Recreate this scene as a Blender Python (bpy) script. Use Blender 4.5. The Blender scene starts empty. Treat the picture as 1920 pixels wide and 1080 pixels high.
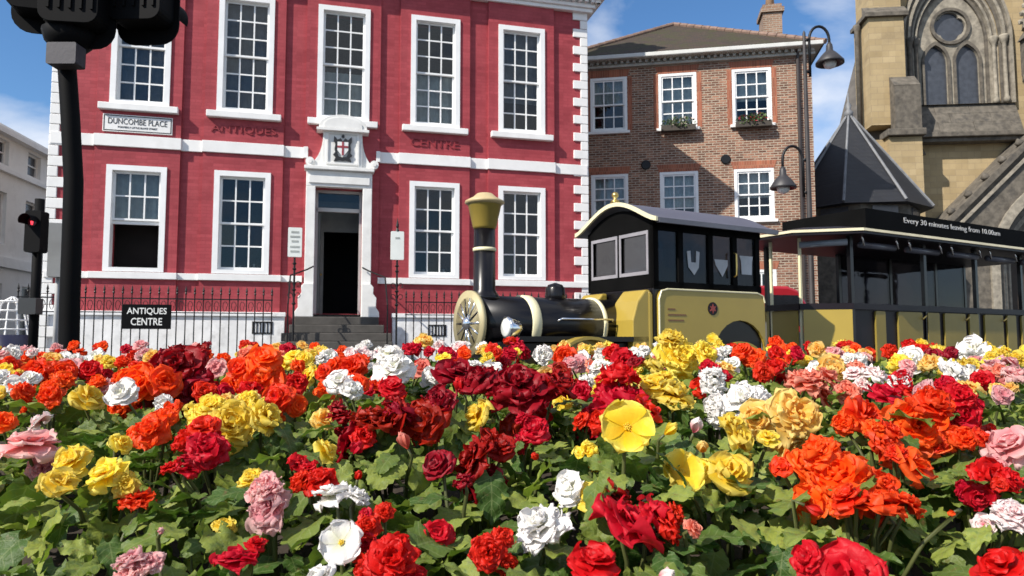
import bpy, math, random
from math import radians as R, sin, cos, pi, sqrt
from mathutils import Vector, Matrix, Quaternion
from mathutils.geometry import tessellate_polygon
random.seed(7)
sc = bpy.context.scene
COL = sc.collection
# ------------------------------------------------------------------ camera
F, PITCH, H = 1350.0, R(4.2), 0.95
cam_d = bpy.data.cameras.new('camera'); cam = bpy.data.objects.new('camera', cam_d); COL.objects.link(cam)
cam.location = (0, 0, H); cam.rotation_euler = (R(90) + PITCH, 0, 0)
cam_d.sensor_width = 36; cam_d.lens = F / 1920 * 36; cam_d.clip_start = 0.05; cam_d.clip_end = 3000
cam_d.dof.use_dof = True; cam_d.dof.focus_distance = 2.2; cam_d.dof.aperture_fstop = 10.0
sc.camera = cam
# ------------------------------------------------------------------ sun and sky
SUN_EL = R(40); SX, SY = -0.766, -0.643          # horizontal direction towards the sun
wd = bpy.data.worlds.new('World'); sc.world = wd; wd.use_nodes = True
nt = wd.node_tree; nt.nodes.clear()
def wn(t, **k):
    n = nt.nodes.new(t)
    for a, b in k.items(): setattr(n, a, b)
    return n
sky = wn('ShaderNodeTexSky', sky_type='NISHITA', sun_disc=False, sun_elevation=SUN_EL, sun_rotation=math.atan2(SX, SY))
sky.air_density = 1.0; sky.dust_density = 0.1; sky.ozone_density = 5.0
tc = wn('ShaderNodeTexCoord'); mp = wn('ShaderNodeMapping'); mp.inputs['Scale'].default_value = (1, 1, 2.4); mp.inputs['Location'].default_value = (3.4, 1.7, 0.3)
no = wn('ShaderNodeTexNoise'); no.inputs['Scale'].default_value = 2.6; no.inputs['Detail'].default_value = 7; no.inputs['Roughness'].default_value = 0.52; no.inputs['Distortion'].default_value = 0.3
ramp = wn('ShaderNodeValToRGB'); ramp.color_ramp.elements[0].position = 0.42; ramp.color_ramp.elements[1].position = 0.62
mx = wn('ShaderNodeMix', data_type='RGBA'); mx.inputs[7].default_value = (5.9, 6.2, 6.8, 1)
bg = wn('ShaderNodeBackground'); bg.inputs['Strength'].default_value = 0.118; wo = wn('ShaderNodeOutputWorld')
L = nt.links.new
L(tc.outputs['Generated'], mp.inputs[0]); L(mp.outputs[0], no.inputs['Vector']); L(no.outputs['Fac'], ramp.inputs[0])
L(ramp.outputs[0], mx.inputs[0]); hs = wn('ShaderNodeHueSaturation'); hs.inputs['Saturation'].default_value = 1.12; L(sky.outputs[0], hs.inputs['Color']); L(hs.outputs[0], mx.inputs[6]); L(mx.outputs[2], bg.inputs[0]); L(bg.outputs[0], wo.inputs[0])
sun_d = bpy.data.lights.new('sun', 'SUN'); sun = bpy.data.objects.new('sun', sun_d); COL.objects.link(sun)
sun_d.energy = 5.0; sun_d.angle = R(0.5); sun_d.color = (1, 0.94, 0.85)
sun.rotation_euler = (-Vector((SX * cos(SUN_EL), SY * cos(SUN_EL), sin(SUN_EL)))).to_track_quat('-Z', 'Y').to_euler()
sc.view_settings.view_transform = 'Standard'; sc.view_settings.look = 'None'; sc.view_settings.gamma = 1; sc.view_settings.exposure = 0.4
# ------------------------------------------------------------------ pixel to place
def ray(px, py):
    X, Y = (px - 960) / F, (540 - py) / F
    return Vector((X, cos(PITCH) - Y * sin(PITCH), sin(PITCH) + Y * cos(PITCH)))
def at(px, py, depth):
    d = ray(px, py); p = d * (depth / d.y); return Vector((p.x, p.y, p.z + H))
# ------------------------------------------------------------------ mesh helpers
class MB:
    def __init__(s): s.v = []; s.f = []
    def add(s, vs, fs):
        o = len(s.v); s.v += [tuple(v) for v in vs]; s.f += [tuple(i + o for i in f) for f in fs]; return s
    def box(s, x0, x1, y0, y1, z0, z1):
        return s.add([(x0,y0,z0),(x1,y0,z0),(x1,y1,z0),(x0,y1,z0),(x0,y0,z1),(x1,y0,z1),(x1,y1,z1),(x0,y1,z1)],
                     [(3,2,1,0),(4,5,6,7),(0,1,5,4),(1,2,6,5),(2,3,7,6),(3,0,4,7)])
    def bar(s, a, b, w, h, up=(0, 0, 1)):
        a, b = Vector(a), Vector(b); d = (b - a).normalized(); x = d.cross(Vector(up))
        if x.length < 1e-4: x = d.cross(Vector((0, 1, 0)))
        x.normalize(); y = x.cross(d).normalized(); x = x * w / 2; y = y * h / 2
        return s.add([a-x-y, a+x-y, a+x+y, a-x+y, b-x-y, b+x-y, b+x+y, b-x+y], [(0,1,2,3),(7,6,5,4),(4,5,1,0),(5,6,2,1),(6,7,3,2),(7,4,0,3)])
    def tube(s, pts, r, seg=10, cap=True):
        pts = [Vector(p) for p in pts]; n = len(pts)
        rs = r if isinstance(r, (list, tuple)) else [r] * n
        vs = []; prev = None
        for i, p in enumerate(pts):
            d = (pts[min(i+1, n-1)] - pts[max(i-1, 0)]).normalized()
            if prev is None:
                x = d.cross(Vector((0, 0, 1)));
                if x.length < 1e-3: x = d.cross(Vector((0, 1, 0)))
            else: x = prev - d * prev.dot(d)
            x.normalize(); prev = x; y = d.cross(x)
            for k in range(seg):
                a = 2 * pi * k / seg; vs.append(p + (x * cos(a) + y * sin(a)) * rs[i])
        fs = [(i*seg+k, i*seg+(k+1) % seg, (i+1)*seg+(k+1) % seg, (i+1)*seg+k) for i in range(n-1) for k in range(seg)]
        if cap: fs += [tuple(range(seg))[::-1], tuple((n-1)*seg+k for k in range(seg))]
        return s.add(vs, fs)
    def lathe(s, prof, seg=24, c=(0, 0, 0), axis=(0, 0, 1), a0=0.0):
        q = Vector((0, 0, 1)).rotation_difference(Vector(axis)); c = Vector(c)
        vs = []
        for r, z in prof:
            for k in range(seg):
                a = 2 * pi * k / seg + a0; vs.append(c + q @ Vector((r * cos(a), r * sin(a), z)))
        n = len(prof)
        fs = [(i*seg+k, i*seg+(k+1) % seg, (i+1)*seg+(k+1) % seg, (i+1)*seg+k) for i in range(n-1) for k in range(seg)]
        if prof[0][0] > 1e-5: fs.append(tuple(range(seg))[::-1])
        if prof[-1][0] > 1e-5: fs.append(tuple((n-1)*seg+k for k in range(seg)))
        return s.add(vs, fs)
    def plate(s, outer, holes=(), y0=0.0, y1=0.1, fn=None):
        """outline in x/z, solid from y0 (front) to y1 (back), with holes"""
        loops = [list(outer)] + [list(h) for h in holes]; flat = [p for l in loops for p in l]; n = len(flat)
        tris = tessellate_polygon([[Vector((p[0], p[1], 0)) for p in l] for l in loops])
        f = fn or (lambda x, y, z: (x, y, z))
        vs = [f(x, y0, z) for x, z in flat] + [f(x, y1, z) for x, z in flat]; fs = []
        for t in tris:
            a, b, c = [Vector(flat[i]) for i in t]
            ccw = (b - a).cross(c - a) > 0
            t = tuple(t) if ccw else tuple(t)[::-1]
            fs.append(t); fs.append(tuple(i + n for i in t)[::-1])
        o = 0
        for li, l in enumerate(loops):
            m = len(l); area = sum(l[i][0]*l[(i+1) % m][1] - l[(i+1) % m][0]*l[i][1] for i in range(m))
            flip = (area > 0) == (li == 0)
            for i in range(m):
                a, b = o + i, o + (i+1) % m
                fs.append((b, a, a+n, b+n) if flip else (a, b, b+n, a+n))
            o += m
        return s.add(vs, fs)
    def mesh(s, name, smooth=False):
        me = bpy.data.meshes.new(name); me.from_pydata(s.v, [], s.f); me.update()
        if smooth: me.polygons.foreach_set('use_smooth', [True] * len(me.polygons))
        return me
    def build(s, name, mat, parent=None, smooth=False, bevel=0, loc=None):
        o = link(name, s.mesh(name, smooth), mat, parent, loc)
        if bevel:
            b = o.modifiers.new('bevel', 'BEVEL'); b.width = bevel; b.segments = 2; b.limit_method = 'ANGLE'; b.angle_limit = R(40)
        return o
def link(name, me, mat=None, parent=None, loc=None, rot=None, scale=None):
    o = bpy.data.objects.new(name, me); COL.objects.link(o); o.parent = parent
    if mat is not None and me is not None:
        if not me.materials: me.materials.append(mat)
        elif me.materials[0] is not mat:
            o.material_slots[0].link = 'OBJECT'; o.material_slots[0].material = mat
    if loc is not None: o.location = loc
    if rot is not None: o.rotation_euler = rot
    if scale is not None: o.scale = (scale,) * 3 if isinstance(scale, (int, float)) else scale
    return o
def thing(name, label, cat, loc=(0, 0, 0), rz=0, group=None):
    o = bpy.data.objects.new(name, None); COL.objects.link(o); o.location = loc; o.rotation_euler = (0, 0, rz); o.empty_display_size = 0.1
    return tag(o, label, cat, group)
def tag(o, label=None, cat=None, group=None, kind=None):
    if label: o['label'] = label
    if cat: o['category'] = cat
    if group: o['group'] = group
    if kind: o['kind'] = kind
    return o
def rect(x0, x1, z0, z1): return [(x0, z0), (x1, z0), (x1, z1), (x0, z1)]
def circ(cx, cz, r, n=32): return [(cx + r*cos(2*pi*k/n), cz + r*sin(2*pi*k/n)) for k in range(n)]
def arch(cx, z0, zs, hw, n=10, k=1.0):
    """pointed arch outline, counter-clockwise from bottom left; k=1 equilateral"""
    r = 2 * hw * k; pts = [(cx - hw, z0), (cx + hw, z0)]
    am = math.acos((r - hw) / r)
    for i in range(n + 1): a = am * i / n; pts.append((cx + hw - r + r*cos(a), zs + r*sin(a)))
    for i in range(n - 1, -1, -1): a = am * i / n; pts.append((cx - hw + r - r*cos(a), zs + r*sin(a)))
    return pts
def rrect(x0, x1, z0, z1, r, n=5):
    out = []
    for cx, cz, a0 in ((x1-r, z0+r, -90), (x1-r, z1-r, 0), (x0+r, z1-r, 90), (x0+r, z0+r, 180)):
        for i in range(n+1): a = R(a0 + 90*i/n); out.append((cx + r*cos(a), cz + r*sin(a)))
    return out
# ------------------------------------------------------------------ materials
def newmat(name):
    m = bpy.data.materials.new(name); m.use_nodes = True; t = m.node_tree; p = t.nodes['Principled BSDF']; return m, t, p
def nd(t, ty, **k):
    n = t.nodes.new(ty)
    for a, b in k.items(): setattr(n, a, b)
    return n
def noise(t, coord, scale, detail=4, rough=0.55):
    n = nd(t, 'ShaderNodeTexNoise'); n.inputs['Scale'].default_value = scale; n.inputs['Detail'].default_value = detail; n.inputs['Roughness'].default_value = rough
    t.links.new(coord, n.inputs['Vector']); return n.outputs['Fac']
def ramp2(t, fac, p0, p1, c0=(0, 0, 0, 1), c1=(1, 1, 1, 1)):
    r = nd(t, 'ShaderNodeValToRGB'); e = r.color_ramp.elements; e[0].position = p0; e[1].position = p1; e[0].color = c0; e[1].color = c1
    t.links.new(fac, r.inputs[0]); return r.outputs[0]
def mixc(t, fac, a, b, blend='MIX'):
    m = nd(t, 'ShaderNodeMix', data_type='RGBA', blend_type=blend)
    for v, i in ((fac, 0), (a, 6), (b, 7)):
        if isinstance(v, (int, float)): m.inputs[i].default_value = v
        elif isinstance(v, tuple): m.inputs[i].default_value = v if len(v) == 4 else v + (1,)
        else: t.links.new(v, m.inputs[i])
    return m.outputs[2]
def bumpn(t, h, strength, dist=0.01):
    b = nd(t, 'ShaderNodeBump'); b.inputs['Strength'].default_value = strength; b.inputs['Distance'].default_value = dist
    t.links.new(h, b.inputs['Height']); return b.outputs[0]
def sc_(c, k): return tuple(min(1, x*k) for x in c[:3]) + (1,)
def M(name, col, rough=0.6, var=0.15, vs=3.0, bump=0.15, bs=40, metal=0.0, spec=0.5, dirt=0.0, dirtcol=(0.05, 0.045, 0.04), coat=0.0):
    m, t, p = newmat(name); co = nd(t, 'ShaderNodeTexCoord').outputs['Object']
    c = mixc(t, ramp2(t, noise(t, co, vs), 0.3, 0.7), sc_(col, 1-var), sc_(col, 1+var))
    if dirt: c = mixc(t, ramp2(t, noise(t, co, vs*0.6+1.3, 6, 0.65), 0.52, 0.75, (0,0,0,1), (dirt,)*3+(1,)), c, dirtcol)
    t.links.new(c, p.inputs['Base Color'])
    p.inputs['Roughness'].default_value = rough; p.inputs['Metallic'].default_value = metal; p.inputs['Specular IOR Level'].default_value = spec
    p.inputs['Coat Weight'].default_value = coat
    if bump: t.links.new(bumpn(t, noise(t, co, bs, 5), bump, 0.006), p.inputs['Normal'])
    return m
def bricky(name, cols, mortar, bw, bh, ms=0.012, bump=0.5, rough=0.85, stain=None, stainp=(0.5, 0.7), plane='xz', dist=0.01, squash=0.5):
    m, t, p = newmat(name); co = nd(t, 'ShaderNodeTexCoord').outputs['Object']
    sp = nd(t, 'ShaderNodeSeparateXYZ'); t.links.new(co, sp.inputs[0]); cb = nd(t, 'ShaderNodeCombineXYZ')
    if plane == 'xz':
        ad = nd(t, 'ShaderNodeMath', operation='ADD'); t.links.new(sp.outputs[0], ad.inputs[0]); t.links.new(sp.outputs[1], ad.inputs[1])
        t.links.new(ad.outputs[0], cb.inputs[0]); t.links.new(sp.outputs[2], cb.inputs[1])
    b = nd(t, 'ShaderNodeTexBrick'); t.links.new(cb.outputs[0], b.inputs['Vector'])
    b.inputs['Scale'].default_value = 1; b.inputs['Brick Width'].default_value = bw; b.inputs['Row Height'].default_value = bh
    b.inputs['Mortar Size'].default_value = ms; b.inputs['Mortar Smooth'].default_value = 0.2; b.offset = squash
    b.inputs['Color1'].default_value = cols[0] + (1,); b.inputs['Color2'].default_value = cols[1] + (1,); b.inputs['Mortar'].default_value = mortar + (1,)
    # per brick tint from a noise sampled in brick-sized steps
    vm = nd(t, 'ShaderNodeVectorMath', operation='DIVIDE'); vm.inputs[1].default_value = (bw, bh, 1); t.links.new(cb.outputs[0], vm.inputs[0])
    fl = nd(t, 'ShaderNodeVectorMath', operation='FLOOR'); t.links.new(vm.outputs[0], fl.inputs[0])
    wnn = nd(t, 'ShaderNodeTexWhiteNoise', noise_dimensions='2D'); t.links.new(fl.outputs[0], wnn.inputs[0])
    tint = mixc(t, ramp2(t, wnn.outputs['Value'], 0.1, 0.9), (1, 1, 1), cols[2] if len(cols) > 2 else (0.7, 0.7, 0.7))
    inv = nd(t, 'ShaderNodeMath', operation='SUBTRACT'); inv.inputs[0].default_value = 1; t.links.new(b.outputs['Fac'], inv.inputs[1])
    c = mixc(t, inv.outputs[0], b.outputs['Color'], mixc(t, 1.0, b.outputs['Color'], tint, 'MULTIPLY'))
    c = mixc(t, ramp2(t, noise(t, co, 1.1, 6, 0.6), 0.35, 0.7), mixc(t, 1.0, c, (0.8, 0.8, 0.8), 'MULTIPLY'), c)
    if stain: c = mixc(t, ramp2(t, noise(t, co, 0.9, 8, 0.68), stainp[0], stainp[1], (0,0,0,1), (0.8,)*3+(1,)), c, stain)
    t.links.new(c, p.inputs['Base Color']); p.inputs['Roughness'].default_value = rough
    hh = nd(t, 'ShaderNodeMath', operation='MULTIPLY_ADD'); t.links.new(noise(t, co, 30, 5), hh.inputs[0]); hh.inputs[1].default_value = 0.5; t.links.new(inv.outputs[0], hh.inputs[2])
    t.links.new(bumpn(t, hh.outputs[0], bump, dist), p.inputs['Normal'])
    return m
def glassmat(name, tint=(0.75, 0.8, 0.82), refl=1.0):
    m, t, p = newmat(name); t.nodes.remove(p); out = t.nodes['Material Output']
    tr = nd(t, 'ShaderNodeBsdfTransparent'); tr.inputs[0].default_value = tint + (1,)
    gl = nd(t, 'ShaderNodeBsdfGlossy'); gl.inputs['Roughness'].default_value = 0.03
    co = nd(t, 'ShaderNodeTexCoord').outputs['Object']; t.links.new(bumpn(t, noise(t, co, 3.0, 2), 0.12, 0.02), gl.inputs['Normal'])
    fr = nd(t, 'ShaderNodeFresnel'); fr.inputs[0].default_value = 1.5
    mu = nd(t, 'ShaderNodeMath', operation='MULTIPLY_ADD'); mu.use_clamp = True; mu.inputs[1].default_value = refl * 0.9; mu.inputs[2].default_value = 0.0
    t.links.new(fr.outputs[0], mu.inputs[0]); ms = nd(t, 'ShaderNodeMixShader')
    t.links.new(mu.outputs[0], ms.inputs[0]); t.links.new(tr.outputs[0], ms.inputs[1]); t.links.new(gl.outputs[0], ms.inputs[2]); t.links.new(ms.outputs[0], out.inputs[0])
    return m
RED = bricky('red painted brick', ((0.43, 0.072, 0.085), (0.385, 0.060, 0.073), (0.84, 0.80, 0.80)), (0.33, 0.05, 0.06), 0.23, 0.078, 0.006, 0.3, 0.55, stain=(0.50, 0.10, 0.11), stainp=(0.5, 0.85), dist=0.006)
RED.node_tree.nodes['Principled BSDF'].inputs['Specular IOR Level'].default_value = 0.2
WHITE = M('white paint', (0.78, 0.77, 0.75), 0.5, 0.06, 2, 0.08, 30, dirt=0.25, dirtcol=(0.45, 0.43, 0.4))
WHITE_WOOD = M('white window paint', (0.8, 0.8, 0.79), 0.4, 0.05, 3, 0.04, 30)
PLINTH = M('whitewashed plinth', (0.80, 0.80, 0.80), 0.8, 0.1, 3, 0.6, 14, dirt=0.5, dirtcol=(0.28, 0.27, 0.26))
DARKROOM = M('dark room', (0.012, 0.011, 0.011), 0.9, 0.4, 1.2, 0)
BLIND = M('pale blind', (0.62, 0.61, 0.58), 0.9, 0.15, 5, 0)
GLASS = glassmat('window glass'); 
BLACKP = M('black iron paint', (0.006, 0.006, 0.007), 0.45, 0.3, 8, 0.1, 60, spec=0.3)
BLACKPL = M('black plastic', (0.002, 0.002, 0.0025), 0.7, spec=0.12, var=0.3, vs=6, bump=0.05)
STEP = M('worn step stone', (0.075, 0.068, 0.06), 0.85, 0.25, 4, 0.4, 25, dirt=0.5)
SLATE = bricky('slate roof', ((0.075, 0.08, 0.09), (0.06, 0.063, 0.07), (0.75, 0.75, 0.78)), (0.03, 0.03, 0.035), 0.3, 0.2, 0.01, 0.5, 0.6)
ASPHALT = M('asphalt', (0.052, 0.052, 0.054), 0.9, 0.2, 1.5, 0.5, 90)
PAVING = bricky('paving', ((0.3, 0.28, 0.25), (0.26, 0.25, 0.22), (0.8, 0.8, 0.8)), (0.12, 0.11, 0.1), 0.6, 0.45, 0.01, 0.3)
KERB = M('kerb stone', (0.3, 0.29, 0.27), 0.85, 0.15, 4, 0.3, 40)

# ------------------------------------------------------------------ ground
g = MB()
g.add([(-700, -200, 0), (700, -200, 0), (700, 1400, 0), (-700, 1400, 0)], [(0, 1, 2, 3)])
tag(g.build('ground', ASPHALT), kind='structure')
TH = R(14.43)
pv = MB(); pv.box(-16, 3.4, -3.2, 0.0, 0.0, 0.1)
o = pv.build('pavement', PAVING, loc=(0, 18, 0.0)); o.rotation_euler = (0, 0, TH); tag(o, kind='structure')
kb = MB()
for i in range(20): kb.box(-16 + i*0.97 + 0.005, -16 + (i+1)*0.97 - 0.005, -3.36, -3.203, 0, 0.115)
o = kb.build('kerb', KERB, loc=(0, 18, 0)); o.rotation_euler = (0, 0, TH); tag(o, kind='structure')

# ------------------------------------------------------------------ sash windows (part 'window' > panes, blind, interior)
PANE = {}
def pane_mesh(w, h):
    k = (round(w, 3), round(h, 3))
    if k not in PANE:
        m = MB(); m.box(-w/2, w/2, -0.003, 0.003, -h/2, h/2); PANE[k] = m.mesh('pane')
    return PANE[k]
def sash_window(parent, xc, z0, z1, w, cols, rt, rb, yf, fw=0.12, bar=0.032, recess=0.12, open_bottom=False, blind=None, interior=True, frame_mat=None, split=0.5, sill=None, name='window', roomd=0.7, yout=0.035, blind_mat=None):
    fm = frame_mat or WHITE_WOOD
    x0, x1 = xc - w/2, xc + w/2; ix0, ix1, iz0, iz1 = x0 + fw, x1 - fw, z0 + fw*0.75, z1 - fw
    m = MB(); m.plate(rect(x0, x1, z0, z1), [rect(ix0, ix1, iz0, iz1)], yf - yout, yf + recess + 0.10)
    ys = yf + recess - 0.035                                   # sash plane
    st = 0.05; zm = iz0 + (iz1 - iz0) * (1 - split)
    panes = []
    for top in (True, False):
        if not top and open_bottom: continue
        a, b = (zm - 0.02, iz1) if top else (iz0, zm + 0.02)
        y = ys if top else ys + 0.045
        rows = rt if top else rb
        gx0, gx1, gz0, gz1 = ix0 + st, ix1 - st, a + (0.045 if top else 0.07), b - (0.05 if top else 0.045)
        pw = (gx1 - gx0 - bar*(cols-1)) / cols; ph = (gz1 - gz0 - bar*(rows-1)) / rows
        holes = [rect(gx0 + c*(pw+bar), gx0 + c*(pw+bar) + pw, gz0 + r_*(ph+bar), gz0 + r_*(ph+bar) + ph) for c in range(cols) for r_ in range(rows)]
        m.plate(rect(ix0 - 0.004, ix1 + 0.004, a, b), holes, y, y + 0.04)
        for h in holes: panes.append(((h[0][0]+h[1][0])/2, y + 0.022, (h[0][1]+h[2][1])/2, pw, ph))
    if open_bottom: m.box(ix0, ix1, ys + 0.045, ys + 0.09, zm - 0.10, zm - 0.024)
    o = m.build(name, fm, parent)
    for (px_, py_, pz_, pw, ph) in panes:
        link('pane', pane_mesh(pw + 0.006, ph + 0.006), GLASS, o, (px_, py_, pz_), (R(random.uniform(-1.3, 1.3)), 0, R(random.uniform(-1.3, 1.3))))
    if blind:
        b = MB(); zb0, zb1 = iz0 + (iz1-iz0)*blind[0], iz0 + (iz1-iz0)*blind[1]
        n = 14
        for i in range(n):
            xa = ix0 + (ix1-ix0)*i/n; xb = ix0 + (ix1-ix0)*(i+1)/n
            b.add([(xa, ys+0.17+0.02*(i % 2), zb0), (xb, ys+0.17+0.02*((i+1) % 2), zb0), (xb, ys+0.17+0.02*((i+1) % 2), zb1), (xa, ys+0.17+0.02*(i % 2), zb1)], [(0, 1, 2, 3)])
        b.build('blind', blind_mat or BLIND, o)  # also makes the grey sheets added for pane reflection
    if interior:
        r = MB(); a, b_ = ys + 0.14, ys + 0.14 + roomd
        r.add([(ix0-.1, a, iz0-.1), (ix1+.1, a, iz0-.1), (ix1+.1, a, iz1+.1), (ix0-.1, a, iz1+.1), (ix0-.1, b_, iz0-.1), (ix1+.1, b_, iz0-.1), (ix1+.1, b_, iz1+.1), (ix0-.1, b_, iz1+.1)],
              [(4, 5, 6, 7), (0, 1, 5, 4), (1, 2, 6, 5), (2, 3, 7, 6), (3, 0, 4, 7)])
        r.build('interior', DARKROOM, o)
    if sill:
        s = MB(); s.box(x0 - sill[0], x1 + sill[0], yf - sill[1], yf + 0.05, z0 - sill[2], z0 - 0.002); s.build('sill', WHITE, o, bevel=0.012)
    return o

def text(parent, name, body, h, w, loc, mat, ext=0.006, rot=(R(90), 0, 0), bold=0.0):
    cu = bpy.data.curves.new(name, 'FONT'); cu.body = body; cu.align_x = 'CENTER'; cu.align_y = 'CENTER'; cu.extrude = ext; cu.offset = bold; cu.resolution_u = 3
    tmp = bpy.data.objects.new(name, cu); COL.objects.link(tmp); dg = bpy.context.evaluated_depsgraph_get()
    me = bpy.data.meshes.new_from_object(tmp.evaluated_get(dg)); bpy.data.objects.remove(tmp); bpy.data.curves.remove(cu)
    xs = [v.co.x for v in me.vertices]; ys = [v.co.y for v in me.vertices]; sx, sy = w/(max(xs)-min(xs)), h/(max(ys)-min(ys)); mx_, my_ = (max(xs)+min(xs))/2, (max(ys)+min(ys))/2
    for v in me.vertices: v.co.x = (v.co.x - mx_)*sx; v.co.y = (v.co.y - my_)*sy
    me.materials.clear(); me.materials.append(mat); me.name = name; o = bpy.data.objects.new(name, me); COL.objects.link(o)
    o.parent = parent; o.location = loc; o.rotation_euler = rot
    return o

# ------------------------------------------------------------------ the red house
RH = thing('red_house', 'red painted brick townhouse with white sash windows, quoins and crested doorway', 'house', (0, 18, 0), TH)
XL, XR, BC, BS = -10.38, 2.02, -4.194, 2.216
bays = [BC + BS*i for i in (-2, -1, 0, 1, 2)]
WW = 1.224; LZ0, LZ1, UZ0, UZ1 = 2.47, 4.83, 6.2, 9.0
DX0, DX1, DZ0, DZ1 = -4.79, -3.71, 1.56, 4.55
hole_w = 1.08
lo_h = [rect(b-hole_w/2, b+hole_w/2, LZ0+.06, LZ1-.06) for i, b in enumerate(bays) if i != 2]
up_h = [rect(b-hole_w/2, b+hole_w/2, UZ0+.06, UZ1-.06) for b in bays]
wl = MB(); wl.plate(rect(XL, XR, 0, 9.7), lo_h + up_h + [rect(DX0, DX1, DZ0, DZ1)], 0, 0.45)
wl.build('wall', RED, RH)
SIDEB = bricky('side wall brick', ((0.22, 0.14, 0.1), (0.18, 0.12, 0.09)), (0.25, 0.22, 0.18), 0.225, 0.075)
for bx_ in ((XR-.45, XR, 0.452, 10), (XL, XL+.45, 0.452, 10), (XL+.452, XR-.452, 9.55, 10)):
    m = MB(); m.box(*bx_, 0, 9.7); m.build('side_wall', SIDEB, RH)
HB = 0.87; BY = -0.075
for i, b in enumerate(bays):
    hs = [up_h[i]] + ([rect(b-hole_w/2, b+hole_w/2, LZ0+.06, LZ1-.06)] if i != 2 else [rect(DX0, DX1, DZ0+.02, DZ1)])
    m = MB(); m.plate(rect(b-HB, b+HB, 1.57, 9.6), hs, BY, 0.02); m.build('bay_panel', RED, RH)
pl = MB(); pl.plate([(XL-.02, 0), (-5.42, 0), (-5.42, 1.5), (XL-.02, 1.5)], [], -0.12, 0.01); pl.plate([(-2.97, 0), (XR+.02, 0), (XR+.02, 1.5), (-2.97, 1.5)], [], -0.12, 0.01)
pl.box(XL-.04, -5.40, -0.17, 0.01, 1.502, 1.60); pl.box(-2.99, XR+.04, -0.17, 0.01, 1.502, 1.60); pl.build('plinth', PLINTH, RH, bevel=0.01)
for gx, gz in ((-5.9, 1.25), (-7.55, 0.72), (-1.9, 1.2)):
    m = MB(); m.plate(rect(gx-.22, gx+.22, gz-.14, gz+.14), [rect(gx-.18+.075*k, gx-.13+.075*k, gz-.11, gz+.11) for k in range(5)], -0.135, -0.121); m.build('grille', BLACKP, RH)
# string course and lower sill band, breaking forward at each bay
def band(name, z0, z1, p, xl, xr):
    xs = [XL]
    for b in bays: xs += [b-HB-.02, b+HB+.02]
    xs.append(XR)
    for half in (0, 1):
        m = MB()
        for k in range(len(xs)-1):
            y = -p + (BY if k % 2 else 0); a, b = xs[k], xs[k+1]
            if half == 0: b = min(b, xl)
            else: a = max(a, xr)
            if b - a > .001: m.box(a, b, y, 0.03, z0, z1)
        m.build(name, WHITE, RH, bevel=0.008)
band('string_course', 5.24, 5.505, 0.05, -4.98, -3.40)
band('sill_band', 2.31, 2.455, 0.07, -5.06, -3.33)
# quoins: each block its own part
for side in (1, -1):
    for k in range(41):
        if k % 2 == 0: w_ = 0.40
        else: w_ = 0.20
        z = 0.10 + k*0.232
        if z > 9.5: break
        xe = XR + .03 if side > 0 else XL - .03
        m = MB(); a, b = (xe - w_, xe) if side > 0 else (xe, xe + w_)
        yq = -0.035 if not (5.1 < z < 5.5) else -0.034
        m.box(a, b, (-0.038 if z > 1.4 else -0.2), 0.60 - w_, z + 0.005, z + 0.227); m.build('quoin', WHITE, RH, bevel=0.012)
# cornice
cn = MB()
for z0, z1, p in ((9.58, 9.68, 0.14), (9.68, 9.78, 0.2), (9.88, 9.98, 0.42), (9.98, 10.06, 0.5), (10.06, 10.16, 0.56)):
    cn.box(XL-p, XR+p, -p, 10+p, z0, z1 - .001)
cn.box(XL-.16, XR+.16, -.16, 10.16, 9.779, 9.882)
cn.build('cornice', WHITE, RH, bevel=0.01)
dn = MB(); x = XL - .3
while x < XR + .32: dn.box(x, x + .085, -0.31, -0.162, 9.785, 9.876); x += .17
y = -0.3
while y < 4: dn.box(XR + .162, XR + .31, y, y + .085, 9.785, 9.876); y += .17
tag(dn.build('dentils', WHITE, RH), kind='stuff')
rf = MB(); e = 0.5; zr = 13.2
rf.add([(XL-e, -e, 10.165), (XR+e, -e, 10.165), (XR+e, 10+e, 10.165), (XL-e, 10+e, 10.165), (XL+4.6, 5, zr), (XR-3.2, 5, zr)],
       [(0, 1, 5, 4), (1, 2, 5), (2, 3, 4, 5), (3, 0, 4), (3, 2, 1, 0)])
rf.build('roof', SLATE, RH)
CHB = bricky('chimney brick', ((0.3, 0.12, 0.07), (0.25, 0.1, 0.06)), (0.3, 0.27, 0.22), 0.225, 0.075)
ch = MB(); ch.box(0.35, 1.45, 1.0, 2.6, 9.9, 14.2); ch.box(0.27, 1.53, .92, 2.68, 14.2, 14.4); c_ = ch.build('chimney', CHB, RH)
for k in range(3):
    m = MB(); m.lathe([(0.14, 14.4), (0.12, 14.85), (0.15, 14.9), (0.15, 14.95)], 14, (.9, 1.3+.5*k, 0)); m.build('chimney_pot', M('clay pot', (0.35, 0.17, 0.09)), c_, True)
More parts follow.
